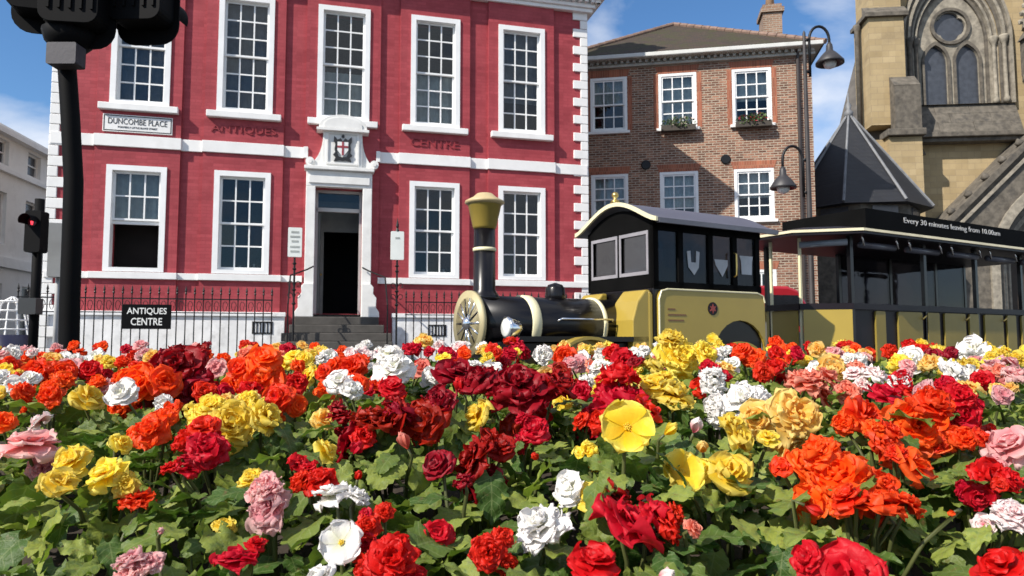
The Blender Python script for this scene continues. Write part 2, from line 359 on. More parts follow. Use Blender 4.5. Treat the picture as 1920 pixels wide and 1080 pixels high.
# windows
ublind_sheen = {2: (0.0, 0.45), 3: (0.0, 0.5), 0: (0.0, 1), 1: (0, 1), 4: (.3, 1)}
PANE_SHEEN = M('grey reflection backing', (0.17, 0.17, 0.185), 0.9, 0.35, 3, 0)  # grey sheets added behind upper panes, their tone standing in for reflection
for i, b in enumerate(bays):
    sash_window(RH, b, UZ0, UZ1, WW, 3, 3, 3, BY, blind=ublind_sheen.get(i), sill=(0.2, 0.13, 0.15), blind_mat=PANE_SHEEN if i in (0, 1, 4) else None)
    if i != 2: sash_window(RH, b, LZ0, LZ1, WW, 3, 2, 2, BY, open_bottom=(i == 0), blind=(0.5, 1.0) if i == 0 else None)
for wx, things_ in ((bays[1], ((-.05, .17, .10), (.25, .22, .08), (.3, .06, .12))), (bays[3], ((-.2, .1, .16), (.05, .14, .1), (.28, .2, .14))), (bays[4], ((.05, .3, .1), (-.25, .12, .14)))):
    for dx_, hh_, ww_ in things_:
        v = thing('window_ornament', 'small pale antique standing inside a ground floor window %s' % {bays[1]: 'beside the notice board', bays[3]: 'beside the spiked board', bays[4]: 'behind the engine funnel'}[wx], 'ornament', (0, 18, 0), TH, 'antiques in the shop windows')
        v.location = RH.matrix_basis @ Vector((0, 0, 0)) if False else v.location
        m = MB(); m.lathe([(ww_*.3, 0), (ww_*.5, hh_*.25), (ww_*.45, hh_*.6), (ww_*.2, hh_*.8), (ww_*.28, hh_)], 12, (wx + dx_, .30, LZ0 + .05)); m.build('vase', BLIND, v, True)
        m = MB(); m.box(wx + dx_ - ww_*.7, wx + dx_ + ww_*.7, .22, .38, LZ0 - .02, LZ0 + .05); m.build('plinth', BLIND, v)
# doorway
DS = M('stone white paint', (0.74, 0.73, 0.70), 0.6, 0.08, 3, 0.15, 25, dirt=0.35, dirtcol=(0.4, 0.38, 0.35))
sr = MB(); ds = thing
for s in (-1, 1):
    xc = (DX0 + DX1)/2; a, b = (DX0 - .215, DX0) if s < 0 else (DX1, DX1 + .215)
    sr.box(a, b, -0.25, 0.0, 2.25, DZ1); sr.box(a - .03, b + .03, -0.28, 0.0, DZ1, DZ1 + .1) if False else None
    # flared console base
    x_in, x_out = (DX0, DX0 - .215) if s < 0 else (DX1, DX1 + .215)
    prof = [(x_in, 1.50), (x_out + s*.20, 1.50), (x_out + s*.19, 1.62), (x_out + s*.12, 1.72), (x_out + s*.13, 1.95), (x_out + s*.05, 2.05), (x_out + s*.06, 2.2), (x_out, 2.27), (x_in, 2.27)]
    if s > 0: pass
    else: prof = prof[::-1]
    sr.plate(prof if s > 0 else prof, [], -0.36, -0.01)
sr.plate([(DX0 - .215, 4.552), (DX1 + .215, 4.552), (DX1 + .215, 4.93), (DX0 - .215, 4.93)], [], -0.25, -0.0)
sr.box(DX0 - .16, DX1 + .16, -0.285, -0.251, 4.62, 4.80)
sr.box(DX0 - .26, DX1 + .26, -0.36, 0.0, 4.935, 5.02)
o_s = sr.build('door_surround', DS, RH, bevel=0.012)
pn = MB(); cx = -4.19
pn.box(cx - .45, cx + .45, -0.27, -0.0, 5.022, 5.90)
pn.plate(rect(cx - .38, cx + .38, 5.08, 5.86), [rect(cx - .33, cx + .33, 5.13, 5.81)], -0.30, -0.271)
def seg(cx, z, hw, hgt, n=14):
    return [(cx - hw, z), (cx + hw, z)] + [(cx + hw*cos(pi*k/n), z + .06 + hgt*sin(pi*k/n)) for k in range(0, n+1)]
pn.plate(seg(cx, 5.90, .55, .30), [], -0.36, -0.0); pn.plate(seg(cx, 5.93, .44, .2), [], -0.385, -0.361)
pn.box(cx - .60, cx + .60, -0.40, -0.0, 5.86, 5.925)
for s in (-1, 1):   # scroll brackets
    pts = []
    for k in range(9): t_ = k/8; pts.append((cx + s*(.452 + .36*(1 - cos(t_*pi/2))), 5.80 - .72*sin(t_*pi/2) ** 1.0))
    out = [(cx + s*.452, 5.025)] + [(p[0], max(p[1], 5.03)) for p in pts]
    pn.plate(out, [], -0.22, -0.0)
    pn.lathe([(0.001, -.12), (0.10, -.12), (0.10, .12), (0.001, .12)], 16, (cx + s*.74, -0.14, 5.135), (0, 1, 0))
    pn.lathe([(0.001, -.14), (0.05, -.14), (0.05, .14), (0.001, .14)], 14, (cx + s*.74, -0.14, 5.135), (0, 1, 0))
o_p = pn.build('crest_panel', DS, o_s, bevel=0.008)
# painted coat of arms
ARM_K = M('black heraldic paint', (0.015, 0.014, 0.016), 0.5, 0.2); ARM_R = M('dull red heraldic paint', (0.28, 0.03, 0.04), 0.5, 0.2); ARM_W = M('white heraldic paint', (0.75, 0.74, 0.72), 0.5, 0.1)
er = thing('coat_of_arms', 'small black, red and white coat of arms above the dark doorway', 'emblem', (0, 18, 0), TH)
k = MB(); zc = 5.47
for s in (-1, 1):
    k.plate([(cx + s*x_, z_) for x_, z_ in ((.0, zc+.16), (.05, zc+.24), (.12, zc+.2), (.20, zc+.28), (.21, zc+.17), (.17, zc+.1), (.19, zc-.02), (.17, zc-.1), (.22, zc-.16), (.16, zc-.22), (.20, zc-.31), (.06, zc-.28), (.0, zc-.3), (.0, zc-.22), (.09, zc-.2), (.13, zc-.1), (.13, zc+.1))], [], -0.315, -0.272)
k.plate(circ(cx, zc + .29, .035, 10), [], -0.315, -0.272); k.build('mantling', ARM_K, er)
sh = MB(); sh.plate([(cx - .125, zc + .15), (cx - .125, zc - .05), (cx, zc - .21), (cx + .125, zc - .05), (cx + .125, zc + .15)], [], -0.318, -0.273); sh.build('shield', ARM_W, er)
cr = MB(); cr.box(cx - .022, cx + .022, -0.326, -0.319, zc - .17, zc + .15); cr.box(cx - .125, cx - .024, -0.326, -0.319, zc + .01, zc + .055); cr.box(cx + .024, cx + .125, -0.326, -0.319, zc + .01, zc + .055); cr.build('cross', ARM_R, er)
# door leaf, transom, hall
DK = M('dark door paint', (0.016, 0.014, 0.013), 0.45, 0.3, 3, 0.05)
dl = MB(); dl.box(DX0, DX1, 0.16, 0.24, 4.03, 4.12); dl.box(DX0, DX0 + .06, 0.16, 0.24, 1.57, DZ1 - .002); dl.box(DX1 - .06, DX1, 0.16, 0.24, 1.57, DZ1 - .002); dl.box(DX0 + .061, DX1 - .061, 0.16, 0.24, DZ1 - .07, DZ1 - .002)
fr_ = dl.build('door_frame', M('grey door frame', (0.45, 0.45, 0.44), 0.5, 0.1), RH)
link('pane', pane_mesh(DX1 - DX0 - .1, .36), GLASS, fr_, ((DX0 + DX1)/2, 0.2, 4.3))
m = MB(); m.box(DX0 + .07, DX0 + .12, 0.26, 1.2, 1.58, 4.0); dr = m.build('door', M('grey green door', (0.1, 0.105, 0.1), 0.5, 0.15), RH)
m = MB(); m.lathe([(0.0, 0), (0.03, .0), (0.035, .03), (0.0, .06)], 12, (DX0 + .12, 1.1, 2.6), (1, 0, 0)); m.build('door_knob', M('brass', (0.6, 0.42, 0.15), 0.3, 0.1, metal=1), dr, True)
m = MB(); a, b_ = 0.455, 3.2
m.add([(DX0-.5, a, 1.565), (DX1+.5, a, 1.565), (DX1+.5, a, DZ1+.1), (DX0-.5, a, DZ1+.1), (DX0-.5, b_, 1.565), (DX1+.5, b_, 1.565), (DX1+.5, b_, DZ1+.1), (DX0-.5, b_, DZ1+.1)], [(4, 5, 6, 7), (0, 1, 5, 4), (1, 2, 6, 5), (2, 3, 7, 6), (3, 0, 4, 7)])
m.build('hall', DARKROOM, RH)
m = MB(); m.box(DX0 - .3, DX1 + .3, 1.35, 1.42, 3.72, 4.5); m.box(DX0 - .3, DX0 + .2, 1.35, 1.42, 1.57, 3.718); m.build('inner_partition', M('grey hall paint', (0.30, 0.30, 0.29), 0.7), RH)
# steps
m = MB(); m.box(DX0 + .002, DX1 - .002, -0.02, 0.45, 1.42, 1.562); m.build('threshold', STEP, RH, bevel=0.01)
for k_ in range(8):
    z1 = 1.50 - .1875*k_; wx = 0.40 + (0.25 if k_ > 1 else 0.1*k_)
    m = MB(); m.box(DX0 - wx, DX1 + wx, -0.45 - .28*k_, -0.122, z1 - .1875 + (.001 if k_ else 0), z1 - .001) if k_ == 0 else m.box(DX0 - wx, DX1 + wx, -0.45 - .28*k_, -0.125 - .28*(k_-1), max(z1 - .1875, 0.0), z1 - .002)
    m.build('step', STEP, RH, bevel=0.015)
# carved lettering under the first floor sills and the street name board
REDL = M('red carved letters', (0.25, 0.018, 0.026), 0.6, 0.15)
text(RH, 'carved_lettering', 'ANTIQUES', 0.2, 1.42, (bays[1], BY - .012, 5.80), REDL, 0.012)
text(RH, 'carved_lettering', 'CENTRE', 0.2, 1.2, (bays[3], BY - .012, 5.80), REDL, 0.012)
TXT_K = M('black lettering', (0.02, 0.02, 0.02), 0.6, 0.1, bump=0)
TXT_W = M('white lettering', (0.75, 0.75, 0.72), 0.6, 0.05, bump=0)
sn = thing('street_name_board', 'white street name board reading DUNCOMBE PLACE under an upper window', 'sign', (0, 18, 0), TH)
m = MB(); m.plate(rect(-9.35, -7.93, 5.57, 5.96), [], BY - .034, BY - .002); m.build('board', WHITE, sn, bevel=0.006)
m = MB(); m.plate(rect(-9.33, -7.95, 5.59, 5.94), [rect(-9.31, -7.97, 5.61, 5.92)], BY - .037, BY - .035); m.build('border', TXT_K, sn)
text(sn, 'lettering', 'DUNCOMBE PLACE', 0.13, 1.2, (-8.64, BY - .037, 5.81), TXT_K, 0.003)
text(sn, 'lettering', 'FORMERLY LITTLE BLAKE STREET', 0.04, 0.8, (-8.64, BY - .037, 5.68), TXT_K, 0.003)

# railings in front of the basement
def railing(label, xs, xe):
    t = thing('iron_railing', label, 'railing', (0, 18, 0), TH, 'iron railings before the red house'); y = -1.35
    m = MB(); m.tube([(0, 0, 0.12), (0, 0, 1.92)], 0.012, 6); m.lathe([(0.012, 1.90), (0.026, 1.93), (0.012, 1.955), (0.024, 1.985), (0.001, 2.09)], 8); bm_ = m.mesh('bar')
    n = int((xe - xs) / 0.165)
    for i in range(n + 1):
        link('bar', bm_, BLACKP, t, (xs + (xe - xs)*i/n, y, 0))
    r = MB(); r.box(xs - .02, xe + .02, y - .02, y + .02, 1.80, 1.825); r.build('top_rail', BLACKP, t)
    r = MB(); r.box(xs - .02, xe + .02, y - .02, y + .02, 1.52, 1.54); r.build('middle_rail', BLACKP, t)
    r = MB(); r.box(xs - .05, xe + .05, y - .1, y + .1, 0.1, 0.22); r.build('stone_kerb', KERB, t)
    r = MB()   # scroll work between the rails
    for i in range(n):
        x0 = xs + (xe - xs)*i/n; w_ = (xe - xs)/n
        r.tube([(x0 + w_/2 + .055*cos(a)*(1 - a/14), y, 1.67 + .10*sin(a)) for a in [k_*pi/5 for k_ in range(11)]], 0.007, 5)
    tag(r.build('scroll_work', BLACKP, t), kind='stuff')
railing('black iron railing with spear tips hung with the antiques sign', -10.36, -5.62)
railing('black iron railing with spear tips between the door steps and the train', -2.78, 2.0)
sg = thing('antiques_sign', 'black board lettered ANTIQUES CENTRE hung on the iron railing', 'sign', (0, 18, 0), TH)
m = MB(); m.plate(rect(-8.48, -7.57, 1.19, 1.69), [], -1.42, -1.39); m.build('board', BLACKPL, sg, bevel=0.004)
text(sg, 'lettering', 'ANTIQUES', 0.15, 0.74, (-8.025, -1.423, 1.545), TXT_W, 0.003, bold=0.01)
text(sg, 'lettering', 'CENTRE', 0.15, 0.58, (-8.025, -1.423, 1.34), TXT_W, 0.003, bold=0.01)
# notice boards on iron posts each side of the steps
def notice(xc, label, spike, lines):
    t = thing('notice_post', label, 'notice board', (0, 18, 0), TH); y = -1.25
    m = MB(); m.tube([(xc, y, 0.1), (xc, y, 2.75)], 0.022, 8)
    for z_ in (2.62, 2.5, 2.05, 1.75): m.lathe([(0.022, z_-.03), (0.05, z_), (0.022, z_+.03)], 10, (xc, y, 0))
    m.build('post', BLACKP, t)
    sw = MB()
    for s in (-1, 1):
        for zb in (2.15, 1.9):
            sw.tube([(xc + s*(.02 + .055*(1-cos(a)) ), y, zb + .06*sin(a)*1.2 + .01*a) for a in [k_*pi/5 for k_ in range(9)]], 0.009, 5)
    sw.build('scroll', BLACKP, t)
    b = MB(); b.plate(rrect(xc - .145, xc + .145, 2.76, 3.40, .02), [], y - .04, y + .04); bb = b.build('board', M('white notice board', (0.72, 0.74, 0.7), 0.45, 0.05), t, bevel=0.008)
    ln = MB()
    for z_, w_ in lines: ln.plate(rect(xc - w_, xc + w_, z_ - .02, z_ + .02), [], y - .046, y - .041)
    ln.build('notice_text', M('grey notice print', (0.35, 0.37, 0.35), 0.7, 0.2), bb)
    if spike:
        b = MB(); b.lathe([(0.05, 3.40), (0.02, 3.48), (0.035, 3.52), (0.001, 3.72)], 10, (xc, y, 0)); b.build('finial', BLACKP, t)
notice(-5.18, 'white notice board with lines of print on an ornate iron post by the steps', False, [(3.3, .08), (3.2, .1), (3.1, .07), (2.98, .1), (2.88, .09)])
notice(-2.98, 'narrow white board with a spiked finial on an iron post by the steps', True, [(3.25, .05)])
for s, label in ((-1, 'thin black handrail beside the steps on the notice board side'), (1, 'thin black handrail beside the steps on the spiked finial side')):
    xj = DX0 - .02 if s < 0 else DX1 + .02; xo = xj + s*.45
    m = MB(); m.tube([(xj, -0.3, 2.66), (xj + s*.12, -.6, 2.56), (xo, -1.25, 2.36), (xo, -2.0, 1.7)], 0.018, 6); m.tube([(xo, -2.0, 1.7), (xo, -2.0, 0.2)], 0.016, 6)
    o = m.build('handrail', BLACKP, loc=(0, 18, 0)); o.rotation_euler = (0, 0, TH); tag(o, label, 'handrail', 'handrails at the door steps')
# ------------------------------------------------------------------ the brown brick house
BRICK = bricky('old brown brick', ((0.40, 0.195, 0.12), (0.23, 0.10, 0.062), (0.46, 0.42, 0.40)), (0.42, 0.35, 0.27), 0.225, 0.075, 0.014, 0.6, 0.9, stain=(0.16, 0.085, 0.06), stainp=(0.52, 0.8))
ARCHB = bricky('rubbed red brick', ((0.42, 0.14, 0.075), (0.36, 0.115, 0.065)), (0.38, 0.2, 0.12), 0.075, 0.3, 0.006, 0.3, 0.85)
BT = R(-10.5)
BH = thing('brick_house', 'brown brick house with mossy hipped roof and flower boxes beside the red house', 'house', (5.54, 22, 0), BT)
b0, b1 = -4.2, 3.62; cols3 = (-2.50, -0.36, 1.87); rows3 = ((7.58, 9.34), (4.62, 6.2), (1.3, 3.1)); bw_ = 1.16
LACE = M('white lace curtain', (0.8, 0.8, 0.78), 0.9, 0.12, 8, 0)
holes = [rect(c-.53, c+.53, z0+.05, z1-.05) for c in cols3 for z0, z1 in rows3]
m = MB(); m.plate(rect(b0, b1, 0, 9.62), holes, 0, 0.4); m.box(b1-.4, b1, .402, 6, 0, 9.62); m.box(b0, b0+.4, .402, 6, 0, 9.62); m.box(b0+.402, b1-.402, 5.6, 6, 0, 9.62)
m.build('wall', BRICK, BH)
for c in cols3:
    for r_, (z0, z1) in enumerate(rows3):
        bl = {(1, 0): (0, 1), (2, 0): (.45, 1), (0, 0): (.55, 1), (2, 1): (.45, 1), (1, 1): (.3, 1), (0, 1): (.2, 1)}.get((cols3.index(c), r_))
        sash_window(BH, c, z0, z1, bw_, 3, 2, 2, 0, fw=0.085, bar=0.035, recess=0.06, blind=bl, sill=(0.08, 0.1, 0.09), yout=0.004, blind_mat=LACE)
        a = MB(); a.plate([(c-.6, z1+.002), (c+.6, z1+.002), (c+.68, z1+.24), (c-.68, z1+.24)], [], -0.012, 0.0); a.build('flat_arch', ARCHB, BH)
        for s in (-1, 1):
            if r_ == 0:
                a = MB(); a.plate(rect(c + s*.595 if s > 0 else c - .735, c + .735 if s > 0 else c - .595, z0, z1), [], -0.008, 0.0); a.build('red_brick_jamb', ARCHB, BH)
GUT = M('grey gutter paint', (0.55, 0.55, 0.52), 0.5, 0.1)
m = MB(); m.box(b0-.1, b1+.1, -0.12, 0.3, 9.62, 9.70); m.box(b0-.25, b1+.25, -0.28, 6.2, 9.79, 9.86); m.box(b0-.1, b1+.1, -0.06, 0.3, 9.70, 9.79); m.build('eaves_cornice', M('dull cornice paint', (0.4, 0.38, 0.33), 0.6, 0.2), BH)
m = MB(); x = b0
while x < b1: m.box(x, x+.09, -0.2, -0.061, 9.702, 9.788); x += .19
tag(m.build('dentils', M('dull dentil paint', (0.36, 0.34, 0.3), 0.6, 0.2), BH), kind='stuff')
m = MB(); m.box(b0-.25, b1+.28, -0.40, -0.281, 9.80, 9.93); m.build('gutter', GUT, BH, bevel=0.02)
m = MB(); m.tube([(3.22, -0.1, 9.8), (3.22, -0.07, 9.5), (3.22, -0.07, 0.1)], 0.055, 10); m.build('drainpipe', M('dark drainpipe', (0.03, 0.022, 0.02), 0.5), BH)
# mossy tile roof
def mossroof():
    m, t, p = newmat('mossy tile roof'); co = nd(t, 'ShaderNodeTexCoord').outputs['Object']
    b = nd(t, 'ShaderNodeTexBrick'); mpn = nd(t, 'ShaderNodeMapping'); t.links.new(co, mpn.inputs[0]); mpn.inputs['Rotation'].default_value = (R(0), 0, 0); t.links.new(mpn.outputs[0], b.inputs['Vector'])
    b.inputs['Scale'].default_value = 1; b.inputs['Brick Width'].default_value = 0.18; b.inputs['Row Height'].default_value = 0.12; b.inputs['Mortar Size'].default_value = 0.012
    b.inputs['Color1'].default_value = (0.06, 0.036, 0.025, 1); b.inputs['Color2'].default_value = (0.04, 0.027, 0.02, 1); b.inputs['Mortar'].default_value = (0.03, 0.025, 0.02, 1)
    c = mixc(t, ramp2(t, noise(t, co, 1.6, 7, 0.65), 0.42, 0.6), b.outputs[0], (0.04, 0.036, 0.014))
    c = mixc(t, ramp2(t, noise(t, co, 4.0, 5, 0.6), 0.62, 0.8), c, (0.08, 0.06, 0.045))
    t.links.new(c, p.inputs['Base Color']); p.inputs['Roughness'].default_value = 0.95
    t.links.new(bumpn(t, noise(t, co, 9, 6), 0.7, 0.06), p.inputs['Normal']); return m
m = MB(); ez = 9.87; za = 12.35
m.add([(b0-.3, -.35, ez), (b1+.35, -.35, ez), (b1+.35, 6.3, ez), (b0-.3, 6.3, ez), (-0.3, 3.3, za), (-0.3, 6.3, za+.02)], [(0, 1, 4), (1, 2, 5, 4), (3, 0, 4, 5), (2, 3, 5), (3, 2, 1, 0)])
rfo = m.build('roof', mossroof(), BH)
m = MB()
for a_, b_ in (((b0-.3, -.35, ez+.02), (-.3, 3.3, za+.03)), ((b1+.35, -.35, ez+.02), (-.3, 3.3, za+.03)), ((-.3, 3.3, za+.03), (-.3, 6.3, za+.05))):
    A, B = Vector(a_), Vector(b_); n = int((B - A).length / .33)
    for i in range(n): m.tube([A.lerp(B, i/n), A.lerp(B, (i+.96)/n)], [.085, .075], 8)
m.build('ridge_tiles', M('ridge tile', (0.2, 0.13, 0.1), 0.9, 0.3, 5), rfo)
chb = bricky('chimney stack brick', ((0.34, 0.2, 0.13), (0.28, 0.16, 0.1)), (0.35, 0.3, 0.24), 0.225, 0.075)
m = MB(); m.box(2.78, 3.42, 3.2, 4.1, 9.9, 12.5); m.box(2.71, 3.49, 3.13, 4.17, 12.5, 12.66); m.box(2.78, 3.42, 3.2, 4.1, 12.66, 12.8); cc = m.build('chimney', chb, BH)
m = MB(); m.lathe([(0.17, 12.8), (0.13, 13.3), (0.17, 13.35), (0.17, 13.45), (0.12, 13.46)], 14, (3.1, 3.65, 0)); m.build('chimney_pot', M('tan chimney pot', (0.38, 0.25, 0.16), 0.8), cc, True)
for xv, zv in ((1.05, 6.52), (-1.36, 6.45)):
    m = MB(); m.lathe([(0.001, 0), (0.13, 0), (0.15, 0.02), (0.15, 0.05), (0.001, 0.05)], 20, (xv, -0.05, zv), (0, 1, 0)); m.build('wall_plate', BLACKP, BH, False)
# leaf sprays used by the window boxes and trees
def spray_mesh(n, rad, size, flat=1.0, seed=1, name='foliage', elong=(1, 1, 1)):
    rnd = random.Random(seed); m = MB()
    for _ in range(n):
        d = Vector((rnd.gauss(0, 1), rnd.gauss(0, 1), rnd.gauss(0, 1))).normalized() * rad * rnd.random() ** .45
        d = Vector((d.x*elong[0], d.y*elong[1], d.z*elong[2]))
        q = Quaternion(Vector((rnd.gauss(0, 1), rnd.gauss(0, 1), rnd.gauss(0, 1))).normalized(), rnd.uniform(0, 6.3)); s = size*rnd.uniform(.6, 1.3)
        m.add([d + q @ Vector(v)*s for v in ((-.5, 0, 0), (0, .3, .08), (.55, 0, 0), (0, -.3, .08))], [(0, 1, 2, 3)])
    return m
LEAFD = M('leaf green', (0.06, 0.10, 0.025), 0.6, 0.4, 6, 0)
def window_box(x, z, label, flower, seed):
    t = thing('window_box', label, 'flower box', (5.54, 22, 0), BT, None)
    m = MB(); m.box(x-.52, x+.52, -0.32, -0.102, z-.1, z+.08); m.build('trough', M('dark trough', (0.05, 0.04, 0.03), 0.7), t, bevel=0.01)
    m = spray_mesh(420, .3, .085, seed=seed, elong=(1.9, .65, .75)); o = m.build('foliage', LEAFD, t, loc=(x, -0.22, z+.12)); tag(o, kind='stuff')
    m = spray_mesh(60, .26, .09, seed=seed+9, elong=(1.9, .8, .8)); o = m.build('blossoms', M('box blossom', flower, 0.6, 0.2), t, loc=(x, -0.25, z+.17)); tag(o, kind='stuff')
window_box(cols3[1], 7.52, 'window box of green leaves and pale flowers on the middle upper sill', (0.6, 0.5, 0.42), 3)
window_box(cols3[2], 7.52, 'window box with red flowers beside the drainpipe', (0.4, 0.02, 0.03), 5)

# ------------------------------------------------------------------ the church
STONE = bricky('golden ashlar', ((0.47, 0.36, 0.20), (0.42, 0.32, 0.175), (0.86, 0.84, 0.80)), (0.33, 0.25, 0.15), 0.48, 0.24, 0.008, 0.35, 0.9, stain=(0.20, 0.15, 0.09), stainp=(0.56, 0.8))
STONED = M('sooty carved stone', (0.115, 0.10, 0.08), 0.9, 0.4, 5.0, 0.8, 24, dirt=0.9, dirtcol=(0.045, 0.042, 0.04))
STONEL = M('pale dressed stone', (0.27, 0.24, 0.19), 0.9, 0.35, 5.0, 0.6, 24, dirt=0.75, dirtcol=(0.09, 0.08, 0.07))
LEAD = M('lead glass', (0.045, 0.05, 0.062), 0.25, 0.25, 5, 0.2, 12, spec=0.6)
CT = R(-6)
CH = thing('church', 'gothic stone church front with traceried window, buttress and gabled portal', 'church', (17, 28, 0), CT)
wc = 0.66
o_arch = arch(wc, 10.25, 12.95, 1.62, 14, 1.0)
m = MB(); m.plate(rect(-1.62, 8.0, 0, 20), [o_arch], 0, 0.6); m.box(-1.62, -1.0, .602, 1.6, 0, 20); m.box(3.0, 8.0, .602, 14, 0, 18); m.build('wall', STONE, CH)
# stepped arch mouldings
def ringm(name, hw0, hw1, y0, y1, mat, par, zb=10.25, zs=12.95, c=wc, n=14, k=1.0):
    m = MB(); m.plate(arch(c, zb, zs, hw0, n, k), [arch(c, zb + .001, zs, hw1, n, k)], y0, y1); return m.build(name, mat, par)
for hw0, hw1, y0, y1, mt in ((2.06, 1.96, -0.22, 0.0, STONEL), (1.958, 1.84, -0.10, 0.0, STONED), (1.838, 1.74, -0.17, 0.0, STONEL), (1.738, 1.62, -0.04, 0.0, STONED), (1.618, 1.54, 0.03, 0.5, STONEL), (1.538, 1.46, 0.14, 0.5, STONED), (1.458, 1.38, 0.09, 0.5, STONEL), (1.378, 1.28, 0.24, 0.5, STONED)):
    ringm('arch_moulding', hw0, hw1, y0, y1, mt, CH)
# tracery plate with two lights and a cusped circle
lx = .60; lights = [arch(wc + s*lx, 10.36, 12.15, .44, 8, .9) for s in (-1, 1)]
cz = 13.62; quat = []
for k_ in range(40):
    a = 2*pi*k_/40; rr = .50 + .10*abs(cos(2*a)) ** .7; quat.append((wc + rr*cos(a), cz + rr*sin(a)))
m = MB(); m.plate(arch(wc, 10.25, 12.95, 1.279, 14), lights + [quat], 0.34, 0.5); tr = m.build('tracery', STONEL, CH)
m = MB()
for s in (-1, 1):
    m.plate(arch(wc + s*lx, 10.36, 12.15, .54, 8, .9), [arch(wc + s*lx, 10.361, 12.15, .44, 8, .9)], 0.27, 0.338)
m.plate(circ(wc, cz, .76, 40), [circ(wc, cz, .64, 40)], 0.24, 0.338); m.build('tracery_moulding', STONED, tr)
for i, l in enumerate(lights + [quat]):
    m = MB(); m.plate(l, [], 0.44, 0.46); m.build('glazing', LEAD, tr)
# slender shafts and capitals beside the window
for xs_ in (-1.78, -1.47, 1.47, 1.78):
    m = MB(); m.lathe([(0.12, 10.3), (0.12, 10.45), (0.075, 10.55), (0.075, 12.65), (0.11, 12.72), (0.17, 12.92), (0.17, 13.0)], 12, (wc + xs_, -0.13 if abs(xs_) > 1.6 else 0.02, 0)); m.build('shaft', STONEL if xs_ > 0 else STONED, CH, True)
# weathered sloping sill courses and string
zz_ = [10.25, 9.85, 9.45, 9.05]
for i in range(3):
    for j, (xa, xb) in enumerate(((-1.55, -.3), (-.3, 1.0), (1.0, 2.75)) if i % 2 == 0 else ((-1.55, .2), (.2, 1.7), (1.7, 2.75))):
        ya, yb = -0.10 - .16*i, -0.10 - .16*(i+1)
        m = MB(); m.add([(xa+.008, 0.05, zz_[i+1]+.006), (xb-.008, 0.05, zz_[i+1]+.006), (xb-.008, yb, zz_[i+1]+.006), (xa+.008, yb, zz_[i+1]+.006), (xa+.008, 0.05, zz_[i]), (xb-.008, 0.05, zz_[i]), (xb-.008, ya, zz_[i]), (xa+.008, ya, zz_[i])],
              [(0, 1, 2, 3), (7, 6, 5, 4), (3, 2, 6, 7), (2, 1, 5, 6), (0, 3, 7, 4), (1, 0, 4, 5)]); m.build('sill_block', STONED, CH)
m = MB(); m.box(-1.75, 2.9, -0.66, 0.0, 8.84, 9.04); m.box(-1.7, 2.9, -0.5, 0.0, 8.68, 8.84); m.build('string_course', STONED, CH, bevel=0.03)
# buttress with set-offs
def wedge(m, x0, x1, y0, y1, z0, z1):
    m.add([(x0, y0, z0), (x1, y0, z0), (x1, y1, z0), (x0, y1, z0), (x1, y1, z1), (x0, y1, z1)], [(3, 2, 1, 0), (0, 1, 4, 5), (2, 3, 5, 4), (1, 2, 4), (0, 5, 3)])
m = MB(); m.box(-2.95, -1.625, -0.9, 0.6, 9.3, 13.6); m.box(-2.85, -1.625, -0.7, 0.6, 13.9, 20)
m.box(-2.95, -1.0, -1.0, 0.0, 0, 8.7) if False else None
bt = m.build('buttress', STONE, CH)
m = MB(); m.box(-3.1, -1.5, -1.05, 0.6, 13.6, 13.75); wedge(m, -3.1, -1.5, -1.05, -0.69, 13.75, 14.1); m.build('set_off', STONED, bt)
m = MB(); m.box(-2.25, -1.3, -1.35, -0.9, 8.9, 10.7); m.build('buttress_face', STONED, bt)
m = MB(); wedge(m, -2.25, -1.3, -1.36, -0.88, 10.7, 11.2); m.build('weathering', STONED, bt)
m = MB(); m.box(-2.6, -1.2, -1.5, -0.66, 8.72, 8.98); m.build('base_string', STONED, bt, bevel=0.03)
m = MB(); m.box(-2.95, -1.63, -0.88, -0.05, 0, 8.72); m.box(-2.5, -1.3, -1.3, -0.89, 0, 8.7); m.build('lower_buttress', STONE, bt)
for xs_ in (-3.12, -1.42):
    m = MB(); m.lathe([(0.10, 9.2), (0.10, 13.3), (0.15, 13.5), (0.15, 13.6)], 10, (xs_, -0.2, 0)); m.build('shaft', STONED, bt, True)
# portal with steep gable and deep arch
pc, gx = 3.25, 2.95
zg0, zg1 = 2.2, 9.2; gw = (9.2 - 6.15)/((pc - .28))
def gab(c, hw, z0, zt): return [(c - hw, z0), (c + hw, z0), (c, zt)]
slope = (9.15 - 6.15)/(3.25 - 0.28)
hwg = (9.0 - 3.4)/slope
m = MB(); m.plate([(pc - hwg, 0), (pc + hwg, 0), (pc + hwg, 3.4), (pc, 9.0), (pc - hwg, 3.4)], [arch(pc, 0.02, 3.6, 2.05, 14, .8)], -1.3, 0.0); m.build('portal_gable', STONED, CH)
for s in (-1, 1):
    m = MB(); m.bar((pc + s*(hwg + .2), -0.75, 3.3), (pc, -0.75, 9.22), 1.4, .26, (0, 1, 0)) if False else m.plate([(pc + s*(hwg + .22), 3.25), (pc, 9.06), (pc, 9.36), (pc + s*(hwg + .5), 3.25)], [], -1.5, 0.0); m.build('gable_coping', STONED, CH)
    m = MB(); m.plate([(pc + s*(hwg - .25), 3.3), (pc, 8.62), (pc, 8.78), (pc + s*(hwg - .1), 3.3)], [], -1.44, -1.3); m.build('gable_moulding', STONEL, CH)
    for q_ in range(9):
        f_ = .08 + q_*.105; cxx, czz = pc + s*(hwg + .45)*(1 - f_), 3.3 + (9.36 - 3.3)*f_
        m = MB(); m.lathe([(0, -.12), (.13, -.06), (.16, .04), (.07, .13), (0, .2)], 7, (cxx, -1.3, czz + .1), (s*.5, -.2, .8)); m.build('crocket', STONED, CH, True)
